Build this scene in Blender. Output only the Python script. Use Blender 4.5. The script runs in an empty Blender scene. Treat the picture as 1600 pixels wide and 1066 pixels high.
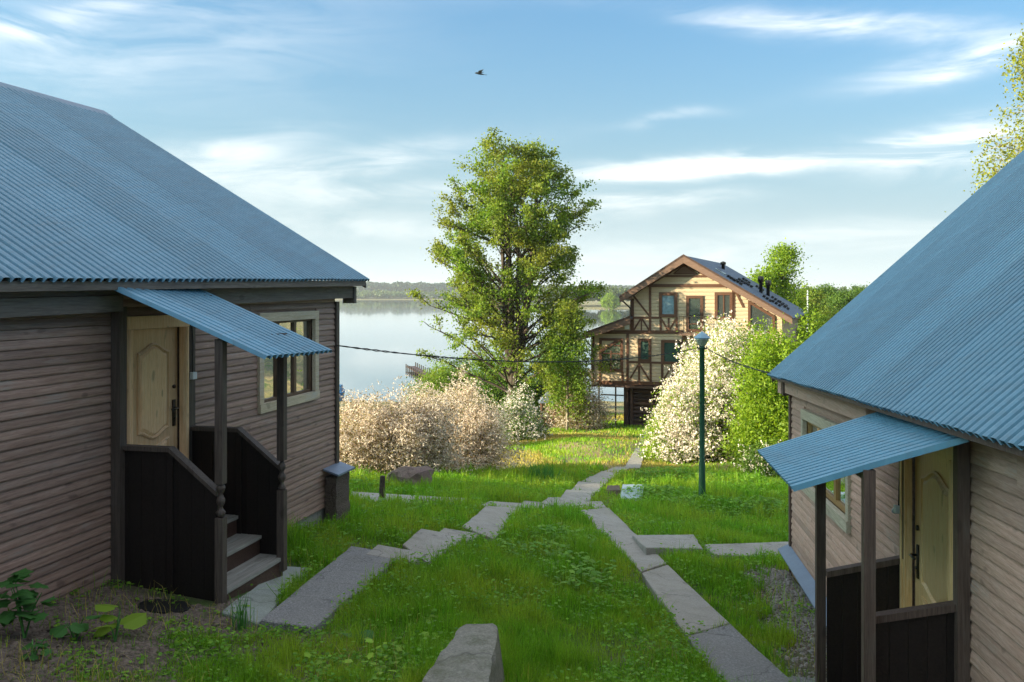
import bpy, math, random
import numpy as np
from mathutils import Vector
rnd = random.Random(7)
rng = np.random.default_rng(7)
SC = bpy.context.scene
COL = SC.collection

# ------------------------------------------------------------------ camera, sky, sun, exposure
# world units are metres, the eye is at z = 0 and looks along +Y, the lake lies at z = -12
F, CX, CY = 1400.0, 800.0, 458.0
cam = bpy.data.cameras.new('camera')
camo = bpy.data.objects.new('camera', cam)
COL.objects.link(camo)
camo.location = (0, 0, 0)
camo.rotation_euler = (math.radians(90), 0, 0)
cam.sensor_width = 36
cam.lens = 36 * F / 1600
cam.shift_y = -(533 - CY) / 1600
cam.clip_start = 0.05
cam.clip_end = 9000
SC.camera = camo

SUN_AZ_X, SUN_AZ_Y, SUN_EL = -0.97, -0.21, math.radians(14)
_h = math.hypot(SUN_AZ_X, SUN_AZ_Y)
SUN = Vector((SUN_AZ_X / _h * math.cos(SUN_EL), SUN_AZ_Y / _h * math.cos(SUN_EL), math.sin(SUN_EL)))
sl = bpy.data.lights.new('sun', 'SUN')
sl.energy = 2.5
sl.angle = math.radians(0.6)
sl.color = (1.0, 0.84, 0.58)
so = bpy.data.objects.new('sun', sl)
COL.objects.link(so)
so.rotation_euler = SUN.to_track_quat('Z', 'Y').to_euler()

SC.view_settings.view_transform = 'Standard'
SC.view_settings.look = 'None'
SC.view_settings.exposure = 2.46
SC.view_settings.gamma = 1
SC.view_settings.use_curve_mapping = False

world = bpy.data.worlds.new('World')
SC.world = world
world.use_nodes = True
wt = world.node_tree
wt.nodes.clear()


class NT:
    """small helper to write node graphs"""
    def __init__(s, nt):
        s.nt = nt
    def n(s, kind, **kw):
        nd = s.nt.nodes.new(kind)
        for k, v in kw.items():
            setattr(nd, k, v)
        return nd
    def put(s, sock, v):
        if v is None:
            return
        if isinstance(v, bpy.types.NodeSocket):
            s.nt.links.new(v, sock)
        else:
            if hasattr(sock.default_value, '__len__') and not hasattr(v, '__len__'):
                v = (v,) * len(sock.default_value)
            if hasattr(sock.default_value, '__len__') and len(sock.default_value) == 4 and len(v) == 3:
                v = tuple(v) + (1,)
            sock.default_value = v
    def m(s, op, a, b=None, c=None, clamp=False):
        nd = s.n('ShaderNodeMath', operation=op)
        nd.use_clamp = clamp
        s.put(nd.inputs[0], a)
        s.put(nd.inputs[1], b)
        s.put(nd.inputs[2], c)
        return nd.outputs[0]
    def mix(s, f, a, b, mode='MIX'):
        nd = s.n('ShaderNodeMix', data_type='RGBA', blend_type=mode)
        s.put(nd.inputs[0], f)
        s.put(nd.inputs[6], a)
        s.put(nd.inputs[7], b)
        return nd.outputs[2]
    def noise(s, vec, scale, detail=4, rough=0.55, dist=0.0):
        nd = s.n('ShaderNodeTexNoise')
        s.put(nd.inputs['Vector'], vec)
        nd.inputs['Scale'].default_value = scale
        nd.inputs['Detail'].default_value = detail
        nd.inputs['Roughness'].default_value = rough
        nd.inputs['Distortion'].default_value = dist
        return nd.outputs[0]
    def ramp(s, fac, stops):
        nd = s.n('ShaderNodeValToRGB')
        s.put(nd.inputs[0], fac)
        e = nd.color_ramp.elements
        while len(e) < len(stops):
            e.new(0.5)
        for q, (p, c) in zip(e, stops):
            q.position = p
            q.color = (c, c, c, 1) if not hasattr(c, '__len__') else tuple(c) + (1,)
        return nd.outputs[0]
    def mapping(s, vec, rot=(0, 0, 0), scale=(1, 1, 1), loc=(0, 0, 0)):
        nd = s.n('ShaderNodeMapping')
        s.put(nd.inputs[0], vec)
        nd.inputs[1].default_value = loc
        nd.inputs[2].default_value = rot
        nd.inputs[3].default_value = scale
        return nd.outputs[0]


def build_world():
    g = NT(wt)
    sky = g.n('ShaderNodeTexSky', sky_type='NISHITA', sun_disc=False)
    sky.sun_elevation = SUN_EL
    # Nishita azimuth: rotation 0 has the sun towards +Y, increasing clockwise seen from above
    sky.sun_rotation = math.atan2(SUN.x, SUN.y)
    sky.altitude = 100
    sky.air_density = 1.25
    sky.dust_density = 7.5
    sky.ozone_density = 2.2
    tc = g.n('ShaderNodeTexCoord')
    sep = g.n('ShaderNodeSeparateXYZ')
    g.put(sep.inputs[0], tc.outputs['Generated'])
    x, y, z = sep.outputs
    az = g.m('ARCTAN2', x, y)
    el = g.m('ARCSINE', z)
    # warped coordinates for wisps
    comb = g.n('ShaderNodeCombineXYZ')
    g.put(comb.inputs[0], az)
    g.put(comb.inputs[1], el)
    ae = comb.outputs[0]
    n1 = g.noise(g.mapping(ae, rot=(0, 0, -0.12), scale=(3.0, 16, 1)), 1.6, 8, 0.62, 0.9)
    n2 = g.noise(g.mapping(ae, rot=(0, 0, -0.25), scale=(1.6, 5, 1), loc=(3, 1, 0)), 2.2, 5, 0.6, 0.4)
    wv = g.m('MULTIPLY', g.m('SUBTRACT', n2, 0.5), 0.055)
    def streak(px, py, ang, a, b, amp):
        az0 = math.atan((px - CX) / F)
        el0 = math.atan((CY - py) / F * math.cos(az0))
        ca, sa = math.cos(ang), math.sin(ang)
        dx = g.m('SUBTRACT', az, az0)
        dy = g.m('ADD', g.m('SUBTRACT', el, el0), wv)
        u = g.m('ADD', g.m('MULTIPLY', dx, ca / a), g.m('MULTIPLY', dy, sa / a))
        v = g.m('ADD', g.m('MULTIPLY', dx, -sa / b), g.m('MULTIPLY', dy, ca / b))
        r = g.m('ADD', g.m('MULTIPLY', u, u), g.m('MULTIPLY', v, v))
        return g.m('MULTIPLY', g.m('EXPONENT', g.m('MULTIPLY', r, -1.0)), amp)
    total = None
    for s in ((1290, 238, 0.10, 0.19, 0.011, 1.2), (1010, 268, 0.02, 0.12, 0.010, 0.9),
              (1480, 222, 0.12, 0.07, 0.020, 0.8), (1300, 40, -0.17, 0.17, 0.012, 0.75),
              (1560, 88, 0.10, 0.11, 0.012, 0.95), (1000, 322, 0.05, 0.09, 0.008, 0.8),
              (480, 268, 0.16, 0.18, 0.016, 0.55), (560, 310, 0.04, 0.20, 0.012, 0.45),
              (330, 245, 0.25, 0.10, 0.018, 0.6), (60, 30, 0.22, 0.08, 0.012, 0.7),
              (150, 60, 0.1, 0.25, 0.06, 0.30), (600, 352, 0.0, 0.26, 0.012, 0.3),
              (1150, 385, 0.03, 0.28, 0.014, 0.45), (1040, 185, 0.1, 0.05, 0.006, 0.35)):
        v = streak(*s)
        total = v if total is None else g.m('ADD', total, v)
    wisp = g.m('MULTIPLY', total, g.ramp(n1, ((0.36, 0.10), (0.66, 1.0))))
    # unseen wisps above the view, thickening upward, made denser to brighten the shade
    every = g.m('MULTIPLY', g.ramp(n1, ((0.25, 0.2), (0.65, 1))), g.m('MULTIPLY', g.ramp(n2, ((0.30, 0.45), (0.65, 1.0))), g.ramp(el, ((0.30, 0), (0.60, 1)))))
    mask = g.m('ADD', wisp, every, clamp=True)
    # pale air towards the horizon: light blue first, creamy in the last few degrees
    ael = g.m('ABSOLUTE', el)
    hb1 = g.m('MULTIPLY', g.m('EXPONENT', g.m('MULTIPLY', ael, -5.5)), 0.80)
    hb2 = g.m('MULTIPLY', g.m('EXPONENT', g.m('MULTIPLY', ael, -17.0)), 0.85)
    skyc = g.mix(1.0, sky.outputs[0], (0.27, 0.60, 0.86), 'MULTIPLY')
    skyc = g.mix(hb1, skyc, (2.0, 2.8, 3.25))
    skyc = g.mix(hb2, skyc, (2.55, 2.68, 2.45))
    final = g.mix(g.m('MULTIPLY', mask, 0.85), skyc, (4.4, 4.25, 3.95))
    bg = g.n('ShaderNodeBackground')
    g.put(bg.inputs[0], final)
    bg.inputs[1].default_value = 0.075
    out = g.n('ShaderNodeOutputWorld')
    wt.links.new(bg.outputs[0], out.inputs[0])


build_world()

# ------------------------------------------------------------------ helpers: objects and meshes

def props(o, label=None, cat=None, group=None, kind=None):
    if label: o['label'] = label
    if cat: o['category'] = cat
    if group: o['group'] = group
    if kind: o['kind'] = kind
    return o


def empty(name, loc, label=None, cat=None, group=None, kind=None):
    o = bpy.data.objects.new(name, None)
    o.location = loc
    o.empty_display_size = 0.2
    COL.objects.link(o)
    return props(o, label, cat, group, kind)


def wloc(o):
    v = Vector((0, 0, 0))
    while o is not None:
        v = v + Vector(o.location)
        o = o.parent
    return v


def link(name, me, parent=None, loc=(0, 0, 0)):
    o = bpy.data.objects.new(name, me)
    o.location = loc
    COL.objects.link(o)
    if parent is not None:
        o.parent = parent
    return o


class MB:
    """collects faces in world coordinates, builds one mesh object"""
    def __init__(s):
        s.v, s.f = [], []
    def add(s, vs, fs):
        b = len(s.v)
        s.v += [tuple(q) for q in vs]
        s.f += [tuple(b + i for i in f) for f in fs]
        return s
    def hexa(s, p):
        """p: 8 corners, bottom four then top four, same winding"""
        return s.add(p, [(3, 2, 1, 0), (4, 5, 6, 7), (0, 1, 5, 4), (1, 2, 6, 5), (2, 3, 7, 6), (3, 0, 4, 7)])
    def prism(s, a, b):
        """two matching polygons joined"""
        n = len(a)
        return s.add(list(a) + list(b), [tuple(range(n - 1, -1, -1)), tuple(range(n, 2 * n))] + [(i, (i + 1) % n, n + (i + 1) % n, n + i) for i in range(n)])
    def tube(s, pts, rad, sides=6, cap=True):
        pts = [Vector(p) for p in pts]
        n = len(pts)
        if not hasattr(rad, '__len__'):
            rad = [rad] * n
        vs, fs = [], []
        d0 = (pts[-1] - pts[0]).normalized()
        ref = Vector((0, 0, 1)) if abs(d0.z) < 0.9 else Vector((1, 0, 0))
        for i, p in enumerate(pts):
            d = (pts[min(i + 1, n - 1)] - pts[max(i - 1, 0)])
            d = d.normalized() if d.length > 1e-9 else d0
            a = d.cross(ref)
            a = a.normalized() if a.length > 1e-6 else Vector((1, 0, 0))
            b = d.cross(a)
            for k in range(sides):
                t = 2 * math.pi * k / sides
                vs.append(p + (a * math.cos(t) + b * math.sin(t)) * rad[i])
        for i in range(n - 1):
            for k in range(sides):
                k2 = (k + 1) % sides
                fs.append((i * sides + k, i * sides + k2, (i + 1) * sides + k2, (i + 1) * sides + k))
        if cap:
            fs.append(tuple(range(sides - 1, -1, -1)))
            fs.append(tuple((n - 1) * sides + k for k in range(sides)))
        return s.add(vs, fs)
    def lathe(s, c, prof, sides=16):
        """prof: (radius, z) from bottom to top"""
        vs, fs = [], []
        for r, z in prof:
            for k in range(sides):
                t = 2 * math.pi * k / sides
                vs.append((c[0] + r * math.cos(t), c[1] + r * math.sin(t), c[2] + z))
        for i in range(len(prof) - 1):
            for k in range(sides):
                k2 = (k + 1) % sides
                fs.append((i * sides + k, i * sides + k2, (i + 1) * sides + k2, (i + 1) * sides + k))
        fs.append(tuple(range(sides - 1, -1, -1)))
        fs.append(tuple((len(prof) - 1) * sides + k for k in range(sides)))
        return s.add(vs, fs)
    def build(s, name, mat, parent=None, smooth=False, origin=None):
        if parent is not None:
            o0 = wloc(parent)
            loc = (0, 0, 0)
        else:
            if origin is None:
                a = np.array(s.v)
                origin = (float(a[:, 0].mean()), float(a[:, 1].mean()), float(a[:, 2].min()))
            o0 = Vector(origin)
            loc = origin
        me = bpy.data.meshes.new(name)
        me.from_pydata([(v[0] - o0.x, v[1] - o0.y, v[2] - o0.z) for v in s.v], [], s.f)
        me.materials.append(mat)
        if smooth:
            me.polygons.foreach_set('use_smooth', [True] * len(me.polygons))
        me.validate()
        return link(name, me, parent, loc)


def np_mesh(name, V, faces, mat, smooth=False):
    """V (n,3); faces: list of (m,k) index arrays"""
    me = bpy.data.meshes.new(name)
    V = np.asarray(V, dtype=np.float32)
    me.vertices.add(len(V))
    me.vertices.foreach_set('co', V.ravel())
    tot = sum(f.size for f in faces)
    npol = sum(len(f) for f in faces)
    me.loops.add(tot)
    me.polygons.add(npol)
    me.loops.foreach_set('vertex_index', np.concatenate([f.ravel() for f in faces]).astype(np.int32))
    starts, s = [], 0
    for f in faces:
        k = f.shape[1]
        starts.append(s + np.arange(len(f)) * k)
        s += f.size
    me.polygons.foreach_set('loop_start', np.concatenate(starts).astype(np.int32))
    if smooth:
        me.polygons.foreach_set('use_smooth', np.ones(npol, dtype=bool))
    me.update(calc_edges=True)
    me.materials.append(mat)
    return me


# ------------------------------------------------------------------ materials
MATS = {}


def principled(name, build):
    m = bpy.data.materials.new(name)
    m.use_nodes = True
    nt = m.node_tree
    nt.nodes.clear()
    g = NT(nt)
    out = g.n('ShaderNodeOutputMaterial')
    p = g.n('ShaderNodeBsdfPrincipled')
    nt.links.new(p.outputs[0], out.inputs[0])
    build(g, p, out)
    MATS[name] = m
    return m


def coords(g):
    return g.n('ShaderNodeTexCoord').outputs['Object']


def bump(g, p, h, dist, strength=1.0):
    b = g.n('ShaderNodeBump')
    b.inputs['Distance'].default_value = dist
    b.inputs['Strength'].default_value = strength
    g.put(b.inputs['Height'], h)
    g.nt.links.new(b.outputs[0], p.inputs['Normal'])


def wood(name, dark, light, rot=0.0, knots=0.3, rough=0.75, fresh=None, axis='x', wear=None):
    def f(g, p, o):
        v = coords(g)
        rndv = g.n('ShaderNodeObjectInfo').outputs['Random']
        off = g.n('ShaderNodeCombineXYZ')
        g.put(off.inputs[0], g.m('MULTIPLY', rndv, 31.0))
        g.put(off.inputs[2], g.m('MULTIPLY', rndv, 17.0))
        add = g.n('ShaderNodeVectorMath', operation='ADD')
        g.put(add.inputs[0], g.mapping(v, rot=(0, 0, -rot)))
        g.put(add.inputs[1], off.outputs[0])
        sc = (1.2, 26, 26) if axis == 'x' else (26, 26, 1.2)
        grain = g.noise(g.mapping(add.outputs[0], scale=sc), 2.0, 6, 0.65, 0.6)
        fine = g.noise(g.mapping(add.outputs[0], scale=tuple(q * 3 for q in sc)), 3.0, 3, 0.6)
        blot = g.noise(add.outputs[0], 2.3, 4, 0.6)
        kn = g.noise(g.mapping(add.outputs[0], scale=(3.2, 7, 7) if axis == 'x' else (7, 7, 3.2)), 1.6, 1, 0.3)
        c = g.mix(g.ramp(grain, ((0.33, 0), (0.68, 1))), dark, light)
        c = g.mix(g.m('MULTIPLY', g.ramp(fine, ((0.35, 1), (0.55, 0))), 0.35), c, tuple(q * 0.5 for q in dark))
        if wear:
            c = g.mix(g.m('MULTIPLY', g.ramp(blot, ((0.52, 0), (0.72, 1))), g.ramp(grain, ((0.45, 0.0), (0.6, 0.8)))), c, wear)
        if knots:
            c = g.mix(g.m('MULTIPLY', g.ramp(kn, ((0.70, 0), (0.76, 1))), knots), c, tuple(q * 0.35 for q in dark))
        k = g.m('ADD', g.m('MULTIPLY', rndv, 0.36), 0.80)
        cc = g.n('ShaderNodeVectorMath', operation='SCALE')
        g.put(cc.inputs[0], c)
        g.put(cc.inputs['Scale'], k)
        g.put(p.inputs['Base Color'], cc.outputs[0])
        p.inputs['Roughness'].default_value = rough
        p.inputs['Specular IOR Level'].default_value = 0.3
        bump(g, p, g.m('ADD', grain, g.m('MULTIPLY', fine, 0.4)), 0.004, 0.6)
    return principled(name, f)


def plain(name, col, rough=0.7, metallic=0.0, var=0.25, scale=6.0, bumpd=0.0, bscale=60.0, col2=None, spec=0.4):
    def f(g, p, o):
        v = coords(g)
        n = g.noise(v, scale, 5, 0.6)
        c2 = col2 if col2 else tuple(q * (1 - var) for q in col)
        c = g.mix(g.ramp(n, ((0.35, 0), (0.66, 1))), c2, col)
        g.put(p.inputs['Base Color'], c)
        p.inputs['Roughness'].default_value = rough
        p.inputs['Metallic'].default_value = metallic
        p.inputs['Specular IOR Level'].default_value = spec
        if bumpd:
            bump(g, p, g.noise(v, bscale, 4, 0.6), bumpd)
    return principled(name, f)


def tin(name, col, rough=0.42, rot=0.0):
    def f(g, p, o):
        v = coords(g)
        rv = g.n('ShaderNodeObjectInfo').outputs['Random']
        n = g.noise(v, 1.4, 6, 0.65)
        d = g.noise(v, 24, 4, 0.7)
        sp = g.noise(v, 70, 2, 0.5)
        c = g.mix(g.ramp(n, ((0.35, 0), (0.7, 1))), tuple(q * 0.82 for q in col), col)
        c = g.mix(g.m('MULTIPLY', g.ramp(d, ((0.55, 0), (0.75, 1))), 0.25), c, (0.20, 0.23, 0.24))
        c = g.mix(g.m('MULTIPLY', g.ramp(sp, ((0.70, 0), (0.78, 1))), 0.4), c, (0.05, 0.06, 0.06))
        st = g.noise(g.mapping(v, rot=(0, 0, -rot), scale=(7.0, 0.45, 0.45)), 2.0, 6, 0.7)
        c = g.mix(g.m('MULTIPLY', g.ramp(st, ((0.50, 0), (0.68, 1))), 0.32), c, (0.15, 0.19, 0.20))
        c = g.mix(g.m('MULTIPLY', g.ramp(st, ((0.32, 1), (0.46, 0))), 0.22), c, (0.28, 0.42, 0.50))
        cc = g.n('ShaderNodeVectorMath', operation='SCALE')
        g.put(cc.inputs[0], c)
        g.put(cc.inputs['Scale'], g.m('ADD', g.m('MULTIPLY', rv, 0.22), 0.86))
        g.put(p.inputs['Base Color'], cc.outputs[0])
        p.inputs['Roughness'].default_value = rough
        g.put(p.inputs['Roughness'], g.ramp(d, ((0.3, rough - 0.08), (0.7, rough + 0.15))))
        p.inputs['Metallic'].default_value = 0.1
        bump(g, p, n, 0.012, 0.5)
    return principled(name, f)


def leafmat(name, ca, cb, trans=0.45, patch=None, rough=0.55, tint=(1.25, 1.25, 0.55)):
    m = bpy.data.materials.new(name)
    m.use_nodes = True
    nt = m.node_tree
    nt.nodes.clear()
    g = NT(nt)
    out = g.n('ShaderNodeOutputMaterial')
    geo = g.n('ShaderNodeNewGeometry')
    ri = geo.outputs['Random Per Island']
    v = coords(g)
    c = g.mix(ri, ca, cb)
    if patch:
        c = g.mix(g.ramp(g.noise(v, patch[1], 3, 0.6), ((0.42, 0), (0.62, 1))), c, patch[0])
    vs = g.n('ShaderNodeVectorMath', operation='SCALE')
    g.put(vs.inputs[0], c)
    g.put(vs.inputs['Scale'], g.m('ADD', g.m('MULTIPLY', g.m('FRACT', g.m('MULTIPLY', ri, 17.3)), 0.6), 0.7))
    c = vs.outputs[0]
    d = g.n('ShaderNodeBsdfPrincipled')
    g.put(d.inputs['Base Color'], c)
    d.inputs['Roughness'].default_value = rough
    d.inputs['Specular IOR Level'].default_value = 0.25
    t = g.n('ShaderNodeBsdfTranslucent')
    tcol = g.mix(1.0, c, tint, 'MULTIPLY')
    g.put(t.inputs[0], tcol)
    mx = g.n('ShaderNodeMixShader')
    mx.inputs[0].default_value = trans
    nt.links.new(d.outputs[0], mx.inputs[1])
    nt.links.new(t.outputs[0], mx.inputs[2])
    nt.links.new(mx.outputs[0], out.inputs[0])
    MATS[name] = m
    return m


def glassmat(name, tint, mirror):
    m = bpy.data.materials.new(name)
    m.use_nodes = True
    nt = m.node_tree
    nt.nodes.clear()
    g = NT(nt)
    out = g.n('ShaderNodeOutputMaterial')
    a = g.n('ShaderNodeBsdfDiffuse')
    a.inputs[0].default_value = tuple(tint) + (1,)
    b = g.n('ShaderNodeBsdfGlossy')
    b.inputs[0].default_value = (0.9, 0.93, 0.95, 1)
    b.inputs['Roughness'].default_value = 0.01
    bp = g.n('ShaderNodeBump')
    bp.inputs['Distance'].default_value = 0.003
    g.put(bp.inputs['Height'], g.noise(coords(g), 2.5, 2, 0.5))
    nt.links.new(bp.outputs[0], b.inputs['Normal'])
    mx = g.n('ShaderNodeMixShader')
    mx.inputs[0].default_value = mirror
    nt.links.new(a.outputs[0], mx.inputs[1])
    nt.links.new(b.outputs[0], mx.inputs[2])
    nt.links.new(mx.outputs[0], out.inputs[0])
    MATS[name] = m
    return m


ANG_L = math.atan2(-0.9748, -0.2228)
ANG_R = math.atan2(-0.9889, -0.1483)
ANG_C = math.atan2(-0.3674, 0.9301)
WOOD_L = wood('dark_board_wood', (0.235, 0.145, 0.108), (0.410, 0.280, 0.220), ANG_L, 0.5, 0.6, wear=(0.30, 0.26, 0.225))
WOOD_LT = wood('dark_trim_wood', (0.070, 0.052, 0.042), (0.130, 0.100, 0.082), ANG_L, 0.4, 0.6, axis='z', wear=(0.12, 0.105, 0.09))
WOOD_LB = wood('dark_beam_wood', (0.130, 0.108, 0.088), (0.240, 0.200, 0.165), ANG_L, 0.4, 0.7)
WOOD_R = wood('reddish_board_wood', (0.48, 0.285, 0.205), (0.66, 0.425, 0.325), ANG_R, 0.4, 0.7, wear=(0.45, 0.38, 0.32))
WOOD_RT = wood('reddish_trim_wood', (0.085, 0.052, 0.040), (0.160, 0.105, 0.082), ANG_R, 0.4, 0.6, axis='z', wear=(0.15, 0.12, 0.10))
WOOD_P = wood('near_black_panel_wood', (0.014, 0.010, 0.009), (0.024, 0.018, 0.015), ANG_L, 0.2, 0.45)
WOOD_PR = wood('dark_brown_panel_wood', (0.020, 0.012, 0.010), (0.034, 0.021, 0.017), ANG_R, 0.2, 0.5)
PINE = wood('varnished_pine', (0.82, 0.47, 0.23), (0.94, 0.65, 0.38), ANG_L, 0.55, 0.35, axis='z')
PINE_R = wood('varnished_pine_golden', (0.88, 0.50, 0.20), (0.96, 0.68, 0.37), ANG_R, 0.55, 0.35, axis='z')
PINE_W = wood('weathered_casing_pine', (0.44, 0.36, 0.24), (0.64, 0.55, 0.40), ANG_L, 0.4, 0.6, wear=(0.40, 0.42, 0.42))
PINE_WR = wood('bleached_casing_pine', (0.46, 0.38, 0.26), (0.70, 0.62, 0.47), ANG_R, 0.4, 0.6)
SASH = wood('brown_sash_wood', (0.10, 0.06, 0.035), (0.17, 0.11, 0.065), ANG_L, 0.2, 0.5, axis='z')
SASH_R = wood('orange_sash_wood', (0.36, 0.20, 0.06), (0.48, 0.28, 0.10), ANG_R, 0.2, 0.5, axis='z')
TREAD = wood('grey_step_wood', (0.25, 0.24, 0.21), (0.40, 0.39, 0.35), ANG_L, 0.3, 0.8, wear=(0.33, 0.34, 0.32))
TREAD_R = wood('brown_step_wood', (0.10, 0.07, 0.055), (0.17, 0.125, 0.10), ANG_R, 0.3, 0.8)
TIN = tin('blue_roof_tin', (0.135, 0.290, 0.390), 0.42, ANG_L)
TIN_C = tin('blue_canopy_tin', (0.140, 0.330, 0.455), 0.38)
FLASH = plain('blue_grey_flashing', (0.20, 0.25, 0.33), 0.45, 0.3, 0.15)
CREAM = wood('cream_plank_wood', (0.42, 0.325, 0.215), (0.56, 0.45, 0.31), ANG_C, 0.2, 0.6)
BROWNB = wood('brown_frame_wood', (0.085, 0.038, 0.022), (0.13, 0.062, 0.036), ANG_C, 0.1, 0.5)
SOFFIT = wood('orange_brown_soffit', (0.13, 0.078, 0.055), (0.20, 0.125, 0.09), ANG_C, 0.1, 0.6)
LOGD = wood('dark_log_wood', (0.055, 0.03, 0.022), (0.10, 0.058, 0.042), ANG_C, 0.3, 0.6)
SHINGLE = plain('grey_blue_shingle', (0.085, 0.115, 0.16), 0.55, 0.2, 0.3, 3.0, 0.01, 14)
GLASS = glassmat('window_glass', (0.03, 0.035, 0.03), 0.8)
GLASS_C = glassmat('cottage_window_glass', (0.05, 0.065, 0.06), 0.30)
CURTAIN = plain('blue_curtain', (0.20, 0.31, 0.38), 0.9, 0, 0.4, 9)
GREENWALL = plain('dark_green_curtain', (0.03, 0.08, 0.06), 0.8, 0, 0.4, 4)
METALD = plain('dark_metal', (0.09, 0.075, 0.06), 0.35, 0.8, 0.4, 20)
WHITEP = plain('white_plastic', (0.62, 0.68, 0.72), 0.4, 0, 0.1)
BLACKR = plain('black_rubber', (0.012, 0.012, 0.013), 0.6, 0, 0.3)
GREENP = plain('green_lamp_paint', (0.020, 0.085, 0.050), 0.38, 0, 0.25, 3)
LAMPTOP = plain('pale_blue_lamp_cap', (0.22, 0.36, 0.46), 0.35, 0.2, 0.15)
LAMPGL = glassmat('lamp_glass', (0.30, 0.34, 0.33), 0.35)
CONC = None


def _conc(name, col, peb, rough_b=0.006, moss=0.25):
    def f(g, p, o):
        v = coords(g)
        n = g.noise(v, 2.2, 6, 0.65)
        nn = g.noise(v, 55, 4, 0.7)
        vo = g.n('ShaderNodeTexVoronoi')
        g.put(vo.inputs['Vector'], v)
        vo.inputs['Scale'].default_value = 75
        c = g.mix(g.ramp(n, ((0.32, 0), (0.68, 1))), tuple(q * 0.72 for q in col), col)
        c = g.mix(g.m('MULTIPLY', g.ramp(nn, ((0.35, 1), (0.60, 0))), peb), c, tuple(q * 0.38 for q in col))
        c = g.mix(g.m('MULTIPLY', g.ramp(vo.outputs['Color'], ((0.6, 0), (0.95, 1))), peb * 0.6), c, tuple(min(1, q * 1.6) for q in col))
        c = g.mix(g.m('MULTIPLY', g.ramp(g.noise(v, 4.0, 6, 0.75), ((0.47, 0), (0.64, 1))), moss), c, (0.075, 0.085, 0.03))
        wv = g.n('ShaderNodeVectorMath', operation='ADD')
        g.put(wv.inputs[0], v)
        nv = g.n('ShaderNodeTexNoise')
        g.put(nv.inputs['Vector'], v)
        nv.inputs['Scale'].default_value = 3.0
        sc = g.n('ShaderNodeVectorMath', operation='SCALE')
        g.put(sc.inputs[0], nv.outputs['Color'])
        sc.inputs['Scale'].default_value = 0.5
        g.put(wv.inputs[1], sc.outputs[0])
        cr = g.n('ShaderNodeTexVoronoi', feature='DISTANCE_TO_EDGE')
        g.put(cr.inputs['Vector'], wv.outputs[0])
        cr.inputs['Scale'].default_value = 0.9
        crack = g.ramp(cr.outputs['Distance'], ((0.0, 1), (0.012, 0)))
        c = g.mix(g.m('MULTIPLY', crack, 0.7), c, tuple(q * 0.25 for q in col))
        stain = g.ramp(g.noise(v, 1.1, 6, 0.7), ((0.40, 0), (0.62, 1)))
        c = g.mix(g.m('MULTIPLY', stain, 0.35), c, (col[0] * 0.55, col[1] * 0.52, col[2] * 0.46))
        g.put(p.inputs['Base Color'], c)
        p.inputs['Roughness'].default_value = 0.9
        bump(g, p, g.m('ADD', nn, g.m('MULTIPLY', vo.outputs['Distance'], 0.8)), rough_b, 0.9)
    return principled(name, f)


CONC = _conc('worn_concrete', (0.43, 0.405, 0.36), 0.35)
PEBBLE = _conc('pebbled_tarmac', (0.34, 0.335, 0.33), 0.8, 0.012, 0.06)
MOSSC = _conc('mossy_concrete', (0.32, 0.305, 0.25), 0.55, 0.012, 0.65)
GREENC = _conc('greenish_slab', (0.36, 0.40, 0.36), 0.3, 0.004, 0.25)
PIERM = _conc('dark_rough_brick', (0.20, 0.150, 0.120), 0.6, 0.03, 0.1)
REDROCK = _conc('reddish_rock', (0.36, 0.25, 0.22), 0.5, 0.04, 0.2)
RUBBLE = _conc('grey_rubble', (0.40, 0.37, 0.33), 0.3, 0.01, 0.15)
LITTER = plain('dead_leaf_litter', (0.20, 0.155, 0.12), 0.9, 0, 0.6, 20)
BARK = plain('dark_bark', (0.075, 0.058, 0.042), 0.9, 0, 0.5, 5, 0.02, 18)
BIRCHB = plain('birch_bark', (0.36, 0.30, 0.22), 0.8, 0, 0.6, 6, 0.01, 18)
TWIG = plain('twig_bark', (0.12, 0.085, 0.06), 0.9, 0, 0.4, 5)


def ground_mat():
    def f(g, p, o):
        v = coords(g)
        sep = g.n('ShaderNodeSeparateXYZ')
        g.put(sep.inputs[0], v)
        big = g.noise(v, 0.55, 6, 0.65)
        mid = g.noise(v, 3.0, 6, 0.7)
        fin = g.noise(v, 26, 5, 0.7)
        green = g.mix(g.ramp(mid, ((0.35, 0), (0.65, 1))), (0.045, 0.085, 0.014), (0.095, 0.150, 0.026))
        soil = g.mix(g.ramp(fin, ((0.35, 0), (0.65, 1))), (0.090, 0.070, 0.050), (0.200, 0.155, 0.110))
        straw = g.mix(g.ramp(fin, ((0.35, 0), (0.65, 1))), (0.29, 0.215, 0.08), (0.46, 0.35, 0.15))
        c = g.mix(g.ramp(big, ((0.45, 0), (0.6, 1))), green, soil)
        # dry patch lying on the far slope, from the bushes towards the cottage
        far = g.m('MULTIPLY', g.ramp(g.m('MULTIPLY', sep.outputs[1], 0.01), ((0.255, 0), (0.285, 1))),
                  g.ramp(g.noise(g.mapping(v, scale=(1, 0.35, 1)), 0.62, 5, 0.65), ((0.42, 0), (0.58, 1))))
        c = g.mix(g.m('MULTIPLY', far, 0.85), c, straw)
        g.put(p.inputs['Base Color'], c)
        p.inputs['Roughness'].default_value = 0.95
        bump(g, p, g.m('ADD', fin, mid), 0.05, 0.8)
    return principled('ground_soil', f)


GROUND = ground_mat()


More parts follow.
